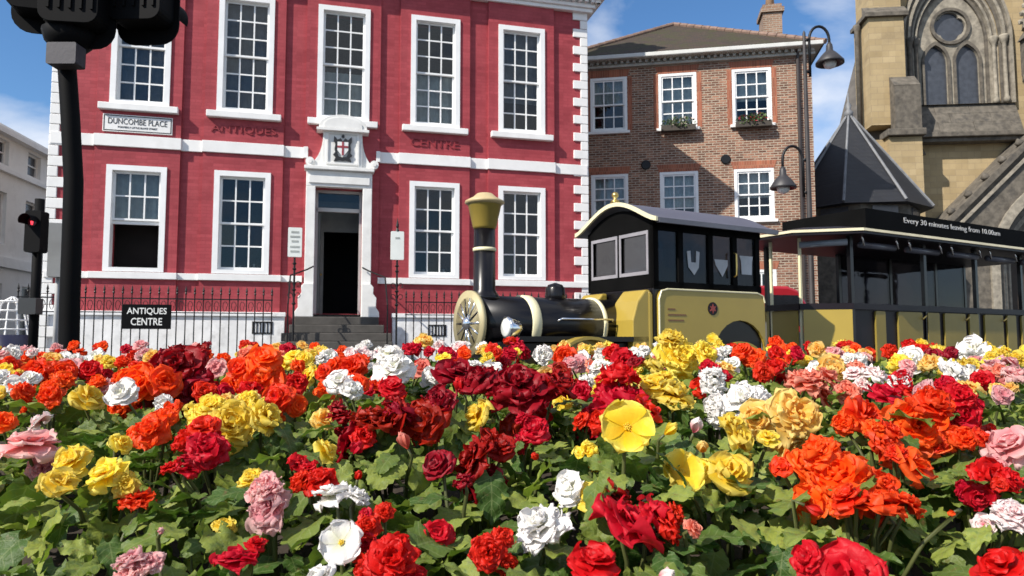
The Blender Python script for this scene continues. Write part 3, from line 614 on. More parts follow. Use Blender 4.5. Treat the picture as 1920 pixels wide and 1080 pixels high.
for i, (h0, h1, yy, mt) in enumerate(((2.35, 2.05, -1.42, STONEL), (2.04, 1.82, -1.2, STONED), (1.81, 1.62, -1.0, STONEL), (1.61, 1.42, -.8, STONED), (1.41, 1.25, -.6, STONEL))):
    m = MB(); m.plate(arch(pc, 0.02, 3.6, h0, 16, .8), [arch(pc, 0.021, 3.6, h1, 16, .8)], yy, yy + .42 if i else yy + .12); m.build('portal_moulding', mt, CH)
m = MB(); m.box(pc - 1.4, pc + 1.4, -0.18, -0.05, 0, 6.5); m.build('portal_door', M('dark oak', (0.04, 0.028, 0.02), 0.7), CH)
# pinnacle with niche figure standing on the gable top
m = MB(); m.lathe([(0.34, 8.9), (0.40, 9.0), (0.22, 9.2), (0.16, 9.7), (0.30, 9.95), (0.36, 10.05), (0.22, 10.15), (0.16, 10.35), (0.5, 10.75), (0.58, 10.9), (0.58, 11.05)], 8, (pc - .1, -1.05, 0)); pin = m.build('pinnacle', STONEL, CH)
m = MB(); m.box(pc - .62, pc - .42, -1.35, -0.8, 11.05, 12.4); m.box(pc + .22, pc + .42, -1.35, -0.8, 11.05, 12.4); m.plate(gab(pc - .1, .62, 12.4, 13.4), [arch(pc - .1, 12.42, 12.43, .3, 6, .8)], -1.35, -0.8)
m.box(pc - .41, pc + .21, -0.9, -0.8, 11.05, 12.4); m.build('niche', STONED, pin)
m = MB(); m.lathe([(0.22, 11.06), (0.24, 11.3), (0.17, 11.8), (0.20, 12.0), (0.09, 12.12), (0.11, 12.22), (0.09, 12.36), (0.0, 12.42)], 14, (pc - .1, -1.1, 0)); m.build('niche_statue', STONED, pin, True)
m = MB()
for i in range(26):
    a = random.uniform(0, 6.3); z = random.uniform(12.9, 15.2); r = .55*(15.6 - z)/2.7
    m.lathe([(0.0, -.11), (0.11, -.05), (0.13, .04), (0.0, .12)], 6, (pc - .1 + r*cos(a), -1.0 + r*sin(a), z), (cos(a), sin(a), .4))
m.lathe([(0.5, 12.9), (0.3, 14.2), (0.05, 15.6)], 8, (pc - .1, -1.0, 0)); m.build('crocketed_spirelet', STONEL, pin)
# pale stone post beside the portal
# steep slated spirelet behind the buttress
c0 = at(1642, 250, 29.5)
SPM = M('dark spire slate', (0.10, 0.09, 0.08), 0.8, 0.3, 3, 0.5, 20)
SP = thing('stone_spirelet', 'steep narrow spirelet rising behind the church buttress', 'spire', (c0.x, c0.y, 0), CT)
m = MB(); m.lathe([(1.5, 0), (1.5, 8.2), (1.9, 8.3), (1.85, 8.45), (.02, 15.4)], 8, (0, 0, 0)); m.build('shaft', SPM, SP)
# octagonal lodge with slate roof
kc = at(1597, 380, 26); KZ0, KZ1 = 5.55, 9.25
LG = thing('octagonal_lodge', 'octagonal stone lodge with dark slate pyramid roof beside the church', 'lodge', (kc.x, kc.y, 0), R(4))
m = MB(); m.lathe([(2.2, 0), (2.2, KZ0)], 8, a0=R(22.5)); m.build('wall', STONED, LG)
SL2 = bricky('dark slate', ((0.020, 0.021, 0.025), (0.015, 0.016, 0.019), (0.8, 0.8, 0.85)), (0.008, 0.008, 0.01), 0.28, 0.16, 0.01, 0.4, 0.5)
m = MB(); m.lathe([(2.6, KZ0), (2.55, KZ0 + .06), (.04, KZ1)], 8, a0=R(10)); lr = m.build('roof', SL2, LG)
LEADW = M('pale lead hip', (0.17, 0.175, 0.185), 0.6, 0.25, 4)
for k_ in range(8):
    a = R(10) + 2*pi*k_/8
    m = MB(); m.tube([(2.58*cos(a), 2.58*sin(a), KZ0 + .07), (.04*cos(a), .04*sin(a), KZ1 + .03)], [.05, .04], 6); m.build('hip', LEADW, lr)
m = MB(); m.lathe([(0.14, KZ1 - .1), (0.16, KZ1 + .1), (0.07, KZ1 + .2), (0.11, KZ1 + .35), (0.03, KZ1 + .5), (0.03, KZ1 + .8), (0.0, KZ1 + .9)], 10); m.build('finial', LEADW, lr, True)
for k_ in (4, 5, 6):
    a = 2*pi*k_/8 + R(22.5+22.5); rr = 2.2*cos(pi/8) + .012
    m = MB(); m.plate(rect(-.45, .45, 4.3, 5.5), [], -.02, .02); o = m.build('window', LEAD, LG, loc=(rr*cos(a), rr*sin(a), 0)); o.rotation_euler = (0, 0, a + pi/2)
# dark slated house far behind
fp = at(1540, 380, 42)
FH = thing('slate_house', 'dark distant house with slate gable roof between brick house and church', 'house', (fp.x, fp.y, 0), R(20))
m = MB(); m.box(-4, 4, 0, 7, 0, 7.2); m.build('wall', M('dark brick wall', (0.12, 0.08, 0.06), 0.9), FH)
m = MB(); m.add([(-4.3, -.3, 7.2), (4.3, -.3, 7.2), (4.3, 7.3, 7.2), (-4.3, 7.3, 7.2), (-4.3, 3.5, 11.2), (4.3, 3.5, 11.2)], [(0, 1, 5, 4), (2, 3, 4, 5), (1, 2, 5), (3, 0, 4), (3, 2, 1, 0)]); m.build('roof', SL2, FH)
# ------------------------------------------------------------------ white terrace up the side street
WHB = M('cream stucco', (0.82, 0.82, 0.80), 0.8, 0.06, 1.5, 0.2, 12, dirt=0.25, dirtcol=(0.35, 0.34, 0.32))
ang = math.atan2(1, -0.155)
WT = thing('white_terrace', 'white stuccoed terrace with plain parapet up the side street', 'house', (-12.2 - .155*16, 16, 0), ang)
def wt_hole(): return [rect(x, x + .85, z, z + zh) for x in (1.2, 3.2, 5.2, 7.2, 9.2) for z, zh in ((1.0, 1.7), (3.9, 1.6), (6.35, .75))]
m = MB(); fnl = lambda x, y, z: (x, y, z)
m.plate(rect(-3, 11, 0, 7.55), wt_hole(), 0, .4); m.box(-3, 11, .402, 8, 0, 7.4); m.build('wall', WHB, WT)
m = MB(); m.box(-3, 11.2, -0.25, 0, 7.2, 7.35); m.box(-3, 11.2, -0.12, 0, 6.1, 6.22); m.box(-3, 11.2, -0.1, 0, 3.2, 3.5); m.build('cornice', WHITE, WT)
for h in wt_hole():
    x0, z0, x1, z1 = h[0][0], h[0][1], h[2][0], h[2][1]
    m = MB(); m.plate(rect(x0, x1, z0, z1), [rect(x0 + .06, x1 - .06, z0 + .06, (z0+z1)/2 - .02), rect(x0 + .06, x1 - .06, (z0+z1)/2 + .02, z1 - .06)], .12, .18); w_ = m.build('window', WHITE_WOOD, WT)
    m = MB(); m.box(x0 + .01, x1 - .01, .17, .175, z0 + .01, z1 - .01); m.build('pane', LEAD, w_)
m = MB(); m.box(5.4, 8.6, 2.6, 3.6, 7.4, 8.9); m.box(5.3, 8.7, 2.5, 3.7, 8.9, 9.05); c_ = m.build('chimney', WHB, WT)
for k_ in range(7):
    m = MB(); m.lathe([(.15, 9.05), (.12, 9.45), (.15, 9.5), (.14, 9.55)], 10, (5.6 + .45*k_, 3.1, 0)); m.build('chimney_pot', M('dark pot', (0.12, 0.1, 0.09), 0.9), c_, True)
# ------------------------------------------------------------------ street lamp with two swan necks
lp = at(1525, 640, 14.0)
SLP = thing('street_lamp', 'tall black street lamp with two swan neck arms and bell shades', 'street lamp', (lp.x, lp.y, 0))
zt = at(1525, 62, 14.0).z
m = MB(); m.lathe([(0.10, 0), (0.10, .9), (0.06, 1.0), (0.05, 4), (0.036, zt - .6), (0.03, zt), (0.0, zt + .06)], 12); m.build('pole', M('worn dark pole', (0.035, 0.03, 0.03), 0.6, 0.3), SLP, True)
def lamp_arm(sx, reach, z0, rise, zshade, sw):
    pts = [(sx*.10, 0, z0 - .75), (sx*.10, 0, z0)]
    for k_ in range(1, 11): a = pi*k_/10; pts.append((sx*(.10 + reach*(1 - cos(a))/2), 0, z0 + rise*sin(a)))
    pts.append((sx*(.10 + reach), 0, zshade + .28))
    m = MB(); m.tube(pts, 0.028, 8); m.bar((0, 0, z0), (sx*.1, 0, z0), .05, .05); m.bar((0, 0, z0 - .65), (sx*.1, 0, z0 - .65), .05, .05); a_ = m.build('arm', BLACKP, SLP, True)
    m = MB(); m.lathe([(0.03, zshade + .42), (0.06, zshade + .36), (0.07, zshade + .25), (0.15, zshade + .17), (sw*.5, zshade + .02), (sw*.5, zshade - .02), (sw*.44, zshade - .02), (0.12, zshade + .1)], 20, (sx*(.10 + reach), 0, 0)); m.build('lamp_shade', M('dark shade paint', (0.03, 0.028, 0.03), 0.5), a_, True)
    m = MB(); m.lathe([(0.0, zshade - .13), (0.10, zshade - .09), (0.13, zshade), (0.1, zshade + .05)], 14, (sx*(.10 + reach), 0, 0)); m.build('lamp_glass', M('frosted bowl', (0.6, 0.6, 0.58), 0.3), a_, True)
lamp_arm(1, 0.40, at(1525, 75, 14).z, .28, at(1570, 118, 14).z, .54)
lamp_arm(-1, 0.40, at(1512, 300, 14).z, .28, at(1475, 352, 14).z, .50)

# ------------------------------------------------------------------ the tourist road train
TA = R(30); K = 1.25; ORI = (1.37*K, 7.0*K, 0)
def zk(z): return H + (z - H)*K
OLIVE = M('mustard yellow paint', (0.36, 0.255, 0.04), 0.4, 0.06, 2, 0.02, 20, coat=0.3)
CREAM = M('cream trim', (0.72, 0.66, 0.42), 0.4, 0.06, 3, 0.02)
TBLK = M('glossy black coachwork', (0.004, 0.0035, 0.0045), 0.3, 0.2, 2, 0.02, 20, spec=0.3, coat=0.15)
TGLASS = glassmat('tinted train glass', (0.22, 0.22, 0.25), 0.6)
TDK = M('dark maroon black', (0.010, 0.006, 0.009), 0.45, 0.2, 3, 0.02, spec=0.3)
ROOFG = M('grey roof cloth', (0.085, 0.085, 0.115), 0.55, 0.1, 2, 0.1, 15)
CHROME = M('chrome', (0.75, 0.75, 0.76), 0.15, 0.05, metal=1.0, bump=0.05)
RUBBER = M('tyre rubber', (0.02, 0.02, 0.02), 0.9)
BRASS = M('polished brass', (0.65, 0.45, 0.14), 0.3, 0.1, metal=1.0)
LENS = M('lamp lens', (0.7, 0.7, 0.66), 0.1, 0.1, coat=0.5)
SEAT = M('dark seat vinyl', (0.03, 0.02, 0.028), 0.5)
MATTE = M('matt black board', (0.003, 0.003, 0.003), 0.8, 0.3, spec=0.08)
OLIVE_DARK = M('dull shade-toned mustard', (0.24, 0.175, 0.03), 0.45, 0.12, 2, 0.03, 20)  # mustard darkened to hold the carriage panels' shade; funnel cup is just duller
EN = thing('tourist_train_engine', 'black and mustard tourist train engine with flared funnel and arched cab roof', 'train engine', ORI, TA)
CW = 1.42; CL = 1.95                                   # cab width (y) and length (x)
zf = 0.35; zw = zk(1.49); ze = zk(2.13); zc_ = zk(2.33)
m = MB(); m.box(0.05, CL, 0.04, CW - .04, zf, zw - .02); cb_ = m.build('cab_body', TBLK, EN, bevel=0.02)
# mustard side panel with rounded corners and wheel arch
def sidepanel(yy0, yy1):
    x0, x1, z0, z1 = 0.10, 1.88, 0.5, zk(1.46)
    out = [(x0, z0), (1.02, z0)] + [(1.50 - .46*cos(pi*k_/12), .62 + .62*sin(pi*k_/12)) for k_ in range(13) if .62 + .62*sin(pi*k_/12) > z0] + [(x1 + .10, z0), (x1 + .10, z0)][:1]
    out = [(x0, z0), (1.0, z0), (1.02, .75)] + [(1.5 - .5*cos(pi*k_/12), .72 + .5*sin(pi*k_/12)) for k_ in range(1, 12)] + [(1.98 - .02, .75), (1.96, z0), (1.97, z0 + .001), (1.97, z1 - .12)]
    out += [(1.97 - .12*(1 - cos(pi*k_/10)), z1 - .12 + .12*sin(pi*k_/10)) for k_ in range(1, 6)]
    out += [(x0 + .12*(1 - sin(pi*k_/10)), z1 - .12 + .12*cos(pi*k_/10)) for k_ in range(0, 6)]
    return out
m = MB(); m.plate(sidepanel(0, 0), [], 0.0, 0.038); spn = m.build('side_panel', OLIVE, EN)
m = MB(); m.tube([(0.10, -0.004, .5), (0.10, -0.004, zk(1.36)), (.14, -0.004, zk(1.44)), (0.24, -0.004, zk(1.46)), (1.83, -0.004, zk(1.46)), (1.94, -0.004, zk(1.43)), (1.97, -0.004, zk(1.36))], 0.012, 6); m.build('cream_lining', CREAM, spn)
m = MB(); m.plate(circ(1.0, zk(1.28), .085, 18), [], -.006, -.001); m.build('round_emblem', TDK, spn)
m = MB(); m.plate([(1.0 + r_*cos(a), zk(1.28) + r_*sin(a)) for a, r_ in [(pi/2 + k_*pi/6, .065 if k_ % 2 == 0 else .03) for k_ in range(12)]], [], -.010, -.007); m.build('emblem_star', M('emblem red', (0.3, 0.05, 0.04), 0.5), spn)
ln = MB()
for i, w_ in enumerate((.12, .30, .26)): ln.plate(rect(.24, .24 + w_, zk(1.255 - .055*i), zk(1.255 - .055*i) + .02), [], -.004, -.001)
ln.build('small_print', M('brown print', (0.2, 0.1, 0.04), 0.6), spn)
# rear wheel and mudguards
def wheel(par, x, y, r):
    m = MB(); m.lathe([(r*.62, -.09), (r*.95, -.09), (r, -.05), (r, .05), (r*.95, .09), (r*.62, .09)], 24, (x, y, r), (0, 1, 0)); w_ = m.build('wheel', RUBBER, par, True)
    m = MB(); m.lathe([(0.0, -.07), (r*.3, -.08), (r*.62, -.05), (r*.62, .05), (0, .05)], 20, (x, y, r), (0, 1, 0)); m.build('rim', M('wheel rim', (0.3, 0.22, 0.05), 0.4), w_, True)
for yy in (.12, CW - .12): wheel(EN, 1.5, yy, .36); wheel(EN, -1.0, yy, .33)
def guard(par, x, z, r, y0, y1, a0=8, a1=172, name='mudguard'):
    m = MB(); o_ = [(x + r*cos(R(a0 + (a1-a0)*k_/16)), z + r*sin(R(a0 + (a1-a0)*k_/16))) for k_ in range(17)]; i_ = [(x + (r-.035)*cos(R(a0 + (a1-a0)*k_/16)), z + (r-.035)*sin(R(a0 + (a1-a0)*k_/16))) for k_ in range(16, -1, -1)]
    m.plate(o_ + i_, [], y0, y1); m.plate([(x + (r-.036)*cos(R(a0 + (a1-a0)*k_/16)), z + (r-.036)*sin(R(a0 + (a1-a0)*k_/16))) for k_ in range(17)], [], y0 + .12, y0 + .14) if name == 'mudguard' else None
    return m.build(name, OLIVE, par)
guard(EN, 1.5, .42, .52, -0.03, .30); guard(EN, -1.0, .38, .62, -0.10, .34); guard(EN, -1.0, .38, .62, CW - .34, CW + .1)
# cab posts, windows and arched roof
m = MB()
for x in (.09, .50, 1.02, 1.46, 1.89):
    for yy in (.06, CW - .06): m.box(x - .04, x + .04, yy - .03, yy + .03, zw - .02, ze - .005)
m.box(.05, CL, .03, .09, ze - .10, ze + .0); m.box(.05, CL, CW - .09, CW - .03, ze - .10, ze + .0)
m.box(.05, CL, .03, .09, zw - .03, zw + .06); m.box(1.86, 1.93, .09, CW - .09, zw - .02, zw + .25)
def archc(y0, y1, zb, rise, n=14): return [(y0 + (y1-y0)*k_/n, zb + rise*sin(pi*k_/n) ** .8) for k_ in range(n+1)]
fxy = lambda x, y, z: (y, x, z)         # plate in y/z
prof = archc(.03, CW - .03, ze - .02, .24)
m.plate([(.03, zw - .02), (CW - .03, zw - .02)] + prof[::-1], [rect(.14, CW/2 - .04, zk(1.63), zk(2.03)), rect(CW/2 + .04, CW - .14, zk(1.63), zk(2.03))], .05, .11, fxy)
m.build('cab_frame', MATTE, EN)
for y0, y1 in ((.14, CW/2 - .04), (CW/2 + .04, CW - .14)):
    m = MB(); m.plate(rect(y0 - .01, y1 + .01, zk(1.62), zk(2.04)), [], .075, .081, fxy); wpn = m.build('windscreen', TGLASS, EN)
    m = MB(); m.plate(rect(y0 - .02, y1 + .02, zk(1.61), zk(2.05)), [rect(y0 + .015, y1 - .015, zk(1.645), zk(2.015))], .04, .049, fxy); m.build('windscreen_frame', M('grey rubber frame', (0.25, 0.24, 0.26), 0.5), wpn)
for x0, x1 in ((.13, .46), (.54, .98), (1.06, 1.42), (1.5, 1.85)):
    m = MB(); m.box(x0, x1, .055, .061, zw + .06, ze - .1); m.build('side_window', TGLASS, EN)
# cab interior, visible through the glass
m = MB(); m.box(.9, 1.1, .2, CW - .2, zf + .3, zw + .35); m.box(1.7, 1.85, .2, CW - .2, zf + .3, zw + .3); m.build('seat', SEAT, EN, bevel=0.03)
m = MB(); m.tube([(.42 + .0*k_, .45 + .17*cos(2*pi*k_/16), zw + .12 + .17*sin(2*pi*k_/16)) for k_ in range(17)], .014, 6); m.tube([(.15, .45, zw), (.42, .45, zw + .12)], .02, 6); m.build('steering_wheel', BLACKPL, EN, True)
# posters / pale shapes in side glass
for pts, nm in (([(.62, zk(1.86)), (.64, zk(1.70)), (.74, zk(1.62)), (.82, zk(1.70)), (.84, zk(1.86)), (.78, zk(1.87)), (.77, zk(1.75)), (.69, zk(1.75)), (.68, zk(1.87))], 'horseshoe_sticker'), ([(1.10, zk(1.80)), (1.34, zk(1.80)), (1.34, zk(1.74)), (1.24, zk(1.62)), (1.12, zk(1.74))], 'pennant_sticker'), ([(1.56, zk(1.86)), (1.82, zk(1.86)), (1.80, zk(1.80)), (1.79, zk(1.66)), (1.60, zk(1.66)), (1.59, zk(1.80))], 'timetable_sticker')):
    m = MB(); m.plate(pts, [], .047, .052); m.build(nm, M('pale sticker', (0.4, 0.41, 0.42), 0.5, 0.2), EN)
m = MB(); m.tube([(1.40, .0, zk(1.62)), (1.42, -.03, zk(1.64)), (1.42, -.03, zk(1.86)), (1.40, .0, zk(1.88))], .013, 8); m.build('grab_handle', BRASS, EN, True)
# ogee roof: arch across the width, long along x
rp = []; n = 20
for k_ in range(n+1):
    t_ = k_/n; yy = -.14 + (CW + .28)*t_; s_ = sin(pi*t_); rp.append((yy, ze + .02 + .30*s_ ** 1.4))
m = MB(); m.plate([(a, b - .05) for a, b in rp] + rp[::-1], [], -.02, 2.12, fxy); ro = m.build('cab_roof', ROOFG, EN)
m = MB(); m.plate([(a, b - .045) for a, b in rp] + [(a, b + .008) for a, b in rp[::-1]], [], -.055, -.021, fxy); m.build('roof_edge_trim', CREAM, ro)
m = MB(); m.lathe([(0.07, 0), (0.05, .03), (0.02, .05), (0.05, .09), (0.04, .13), (0, .15)], 12, (.0, CW/2, ze + .335)); m.build('brass_knob', BRASS, ro, True)
m = MB(); m.box(.0, 2.1, -.145, -.10, ze - .04, ze + .02); m.build('roof_gutter', M('dark grey trim', (0.12, 0.12, 0.14), 0.4), ro)
# mustard scuttle in front of the cab, boiler, smokebox, funnel
m = MB(); m.plate([(-.02, .5), (.05, .5), (.05, zk(1.40)), (.02, zk(1.43)), (-.02, zk(1.44))], [], .05, .52); m.plate([(.02, .5), (.02, zk(1.45)), (-.06, zk(1.45)), (-.18, zk(1.34)), (-.26, zk(1.15)), (-.26, .5)], [], .06, .50); m.plate([(.02, .5), (.02, zk(1.45)), (-.06, zk(1.45)), (-.18, zk(1.34)), (-.26, zk(1.15)), (-.26, .5)], [], CW - .5, CW - .06); m.build('scuttle', OLIVE, EN, bevel=0.02)
bc = CW/2; bz = zk(1.11); br = .33
m = MB(); m.lathe([(br, .0), (br, 2.08)], 36, (-2.1, bc, bz), (1, 0, 0)); bo = m.build('boiler', TBLK, EN, True)
for xb, w_ in ((-1.48, .13), (-.45, .06)):
    m = MB(); m.lathe([(br + .004, 0), (br + .02, .012), (br + .02, w_ - .012), (br + .004, w_)], 36, (xb, bc, bz), (1, 0, 0)); m.build('cream_band', CREAM, bo, True)
m = MB(); m.plate([(-1.50, bz - .28), (-1.36, bz - .28), (-1.20, .52), (-1.36, .52)], [], bc - .42, bc - .30); m.build('cream_stay', CREAM, bo)
m = MB(); m.lathe([(br + .05, 0), (br + .05, .05), (br - .03, .05), (br - .03, 0)], 36, (-2.16, bc, bz), (1, 0, 0)); m.build('smokebox_ring', M('dull ring', (0.42, 0.36, 0.2), 0.5), bo, True)
m = MB(); m.lathe([(0.0, -.02), (br - .03, .0), (br - .03, .03), (0, .03)], 30, (-2.13, bc, bz), (1, 0, 0)); fd = m.build('smokebox_door', TBLK, bo, True)
for k_ in range(14):
    a = 2*pi*k_/14; m = MB(); m.tube([(-2.165, bc + .07*cos(a), bz + .07*sin(a)), (-2.15, bc + (br-.04)*cos(a), bz + (br-.04)*sin(a))], [.012, .016], 6); m.build('spoke', CHROME if k_ % 3 else TBLK, fd, True)
m = MB(); m.lathe([(0, -.06), (.05, -.05), (.08, -.01), (.08, .03)], 16, (-2.16, bc, bz), (1, 0, 0)); m.build('hub', CHROME, fd, True)
fz0 = bz + br - .06; fzT = zk(2.32)
m = MB(); m.lathe([(.20, fz0), (.17, fz0 + .06), (.13, fz0 + .12), (.125, zk(2.0))], 24, (-1.94, bc, 0)); fu = m.build('funnel', TBLK, EN, True)
m = MB(); m.lathe([(.127, zk(1.785)), (.138, zk(1.79)), (.138, zk(1.815)), (.127, zk(1.82))], 24, (-1.94, bc, 0)); m.build('funnel_band', CREAM, fu, True)
m = MB(); m.lathe([(.126, zk(1.995)), (.14, zk(2.02)), (.195, zk(2.22)), (.205, zk(2.23))], 24, (-1.94, bc, 0)); m.build('funnel_cup', OLIVE_DARK, fu, True)
m = MB(); m.lathe([(.205, zk(2.228)), (.235, zk(2.245)), (.23, zk(2.262)), (.14, zk(2.30)), (.09, zk(2.335)), (.05, zk(2.34)), (0, zk(2.34))], 24, (-1.94, bc, 0)); m.build('funnel_cap', M('tan funnel cap', (0.46, 0.36, 0.19), 0.5, 0.15), fu, True)
m = MB(); m.lathe([(.14, fz0), (.12, fz0 + .1), (.12, fz0 + .17), (.09, fz0 + .22), (.0, fz0 + .25)], 20, (-.95, bc, 0)); m.build('steam_dome', TBLK, bo, True)
m = MB(); m.tube([(-1.1, bc - .37, bz + .06), (-.35, bc - .37, bz + .06)], .013, 6); m.tube([(-1.1, bc - .37, bz + .06), (-1.14, bc - .30, bz + .02)], .013, 6); m.tube([(-.35, bc - .37, bz + .06), (-.31, bc - .30, bz + .02)], .013, 6); m.build('handrail', CHROME, bo, True)
for yy in (.12, CW - .12):
    m = MB(); m.lathe([(0.02, .2), (.09, .14), (.125, .02), (.13, 0), (.12, -.01)], 20, (-1.98, yy, zk(1.06)), (1, 0, 0)); hl = m.build('headlamp', CHROME, EN, True)
    m = MB(); m.lathe([(0, -.035), (.08, -.02), (.118, .0)], 20, (-1.985, yy, zk(1.06)), (1, 0, 0)); m.build('lens', LENS, hl, True)
m = MB(); m.box(-2.05, .05, .16, CW - .16, .34, bz - br + .12); m.box(-2.2, -2.05, .0, CW, .3, .52); m.build('chassis', TBLK, EN, bevel=0.02)
m = MB(); m.box(-1.9, 0.0, .06, .30, zk(.99) - .06, zk(.99)); m.box(-1.9, 0.0, CW - .30, CW - .06, zk(.99) - .06, zk(.99)); m.build('running_board', TBLK, EN)

# carriage ---------------------------------------------------------------
CA = thing('tourist_train_carriage', 'open sided tourist train carriage with mustard panels and black sign board roof', 'train carriage', (ORI[0], ORI[1], 0), TA)
x0, x1 = 3.30, 9.9; W2 = 1.62; yo = -0.04; chf = .52
def planc(e=0.0, yfar=True): return [(x0 + chf - e*.4, yo - e), (x1 + e, yo - e), (x1 + e, yo + W2 + e), (x0 + chf - e*.4, yo + W2 + e), (x0 - e, yo + W2 - chf + e*.4), (x0 - e, yo + chf - e*.4)]
def slab(m, pl, z0, z1, pl2=None):
    n = len(pl); q = pl2 or pl; m.add([(a, b, z0) for a, b in pl] + [(a, b, z1) for a, b in q], [tuple(range(n))[::-1], tuple(range(n, 2*n))] + [(i, (i+1) % n, n + (i+1) % n, n + i) for i in range(n)]); return m
m = MB(); slab(m, planc(-.02), .42, .56); m.build('floor', TBLK, CA)
zp = zk(1.32); zev = zk(2.235)
# roof: cream edged eaves, low hipped dark roof, sign board on top
m = MB(); slab(m, planc(.30), zev - .012, zev + .03, planc(.28)); rr_ = m.build('roof_edge', M('dull cream edge', (0.5, 0.45, 0.3), 0.5), CA)
m = MB(); slab(m, planc(.28), zev - .05, zev - .014); m.build('ceiling', TDK, CA)
m = MB(); slab(m, planc(.27), zev + .032, zev + .14, planc(-.25)); m.build('roof', TDK, CA)
m = MB(); m.box(x0 + .95, x1 - .2, .0, .06, zev + .10, zev + .42); m.box(x0 + .95, x1 - .2, W2 - .14, W2 - .08, zev + .10, zev + .42); m.box(x0 + .95, x0 + 1.0, .061, W2 - .141, zev + .10, zev + .42); sb = m.build('sign_board', MATTE, CA)
text(sb, 'lettering', 'Every 30 minutes leaving from 10.00am', .115, 2.9, (6.68, -.004, zk(2.475)), M('cream lettering', (0.6, 0.58, 0.55), 0.6, 0.05, bump=0), .002)
# corner posts and bay posts
posts = [x0 + chf + .02 + .0, 5.72, 7.24, 8.76, 9.8]
m0 = MB(); m0.box(-.035, .035, -.03, .03, .5, zev); pm = m0.mesh('post')
for px_ in posts:
    for yy in (yo + .04, yo + W2 - .04): link('post', pm, TBLK, CA, (px_, yy, 0))
for yy in (yo + chf + .02, yo + W2 - chf - .02): link('post', pm, CREAM, CA, (x0 + .05, yy, 0), None, (.5, .6, 1))
# front panels
m = MB(); m.box(x0, x0 + .035, yo + chf + .05, yo + W2 - chf - .05, .6, zp); m.build('front_panel', OLIVE_DARK, CA, bevel=0.015)
for s in (0, 1):
    ya, yb = (yo + chf - .04, yo + .0) if s == 0 else (yo + W2 - chf + .04, yo + W2)
    A, B = Vector((x0 + .02, ya, 0)), Vector((x0 + chf - .03, yb, 0)); d_ = (B - A).normalized(); nn = Vector((d_.y, -d_.x, 0)) * (.02 if s == 0 else -.02)
    m = MB(); m.add([A + nn*k_ + Vector((0, 0, z_)) for k_ in (1, -1) for z_ in (.6, zp)] + [B + nn*k_ + Vector((0, 0, z_)) for k_ in (1, -1) for z_ in (.6, zp)], [(0, 1, 5, 4), (3, 2, 6, 7), (1, 3, 7, 5), (2, 0, 4, 6), (0, 2, 3, 1), (4, 5, 7, 6)]); m.build('corner_panel', OLIVE, CA)
m = MB(); slab(m, planc(.0), zp + .004, zp + .06, planc(-.01)); m.v = m.v; rail = m
m = MB()
pl = planc(.01)
for i in (3, 4, 5): m.bar((pl[i][0], pl[i][1], zp + .05), (pl[(i+1) % 6][0], pl[(i+1) % 6][1], zp + .05), .05, .09)
m.bar((pl[0][0], pl[0][1] + .02, zp + .05), (pl[1][0], pl[1][1] + .02, zp + .05), .05, .09); m.bar((pl[2][0], pl[2][1], zp + .05), (pl[3][0], pl[3][1], zp + .05), .05, .09); m.build('waist_rail', TDK, CA)
# side panels: alternate door and seat end panels
spans = [(4.36, 4.60), (4.93, 5.57), (5.72, 6.05), (6.20, 6.82), (6.94, 7.22), (7.42, 8.02), (8.16, 8.46), (8.66, 9.26), (9.38, 9.68)]
for i, (a, b) in enumerate(spans):
    for yy in (yo, yo + W2 - .03):
        m = MB(); m.plate(rrect(a, b, .55, zp - .01, .03, 3), [], yy, yy + .03); o = m.build('door_panel' if b - a > .5 else 'side_panel', OLIVE_DARK, CA)
        if b - a > .5:
            m = MB(); m.tube([(b - .03, yy - .02, zp - .12), (b + .04, yy - .04, zp - .06)], .014, 6); m.build('handle', BRASS, o, True)
m = MB(); m.box(3.9, x1, yo + .035, yo + .06, .5, zp); m.build('inner_lining', TDK, CA)
for xa, xb in ((5.78, 7.2), (7.28, 8.7), (8.82, 9.75)):  # dark sheets added on the far side to deepen the carriage's shade
    m = MB(); m.box(xa, xb, yo + W2 - .06, yo + W2 - .045, zp, zev - .05); m.build('added_dark_screen', TGLASS, CA)
# seats: benches across, back to back
for xs_ in (4.75, 5.90, 6.35, 7.35, 7.8, 8.8, 9.25):
    m = MB(); m.box(xs_ - .22, xs_ + .22, .12, W2 - .2, .85, .95); m.box(xs_ + .18, xs_ + .26, .12, W2 - .2, .95, zp + .12); m.build('bench', SEAT, CA, bevel=0.03)
# rolled clear side curtains under the eave, held by chromed brackets
for i in range(5):
    xa = x0 + chf + .18 + i*1.18
    m = MB(); m.tube([(xa, yo - .02, zev - .17), (xa + .85, yo - .02, zev - .17)], .05, 10); rc = m.build('rolled_curtain', M('dull clear vinyl', (0.09, 0.09, 0.11), 0.3, 0.3), CA, True)
    for xx in (xa, xa + .85):
        m = MB(); m.tube([(xx - .08, yo - .10, zev - .02), (xx, yo - .09, zev - .19)], .014, 6); m.build('bracket', CHROME, rc, True)
m = MB(); m.tube([(x0 + .02, yo + chf, zev - .16), (x0 + chf - .06, yo + .02, zev - .14)], .05, 10); m.build('rolled_curtain', M('pale vinyl', (0.25, 0.27, 0.3), 0.3, 0.3), CA, True)
for xx in (4.6, 6.4, 8.9): 
    for yy in (.10, W2 - .18): wheel(CA, xx, yy, .27) if xx != 6.4 else None
m = MB(); m.bar((2.0, CW/2, .45), (3.4, CW/2, .48), .09, .09); m.build('drawbar', TBLK, CA)

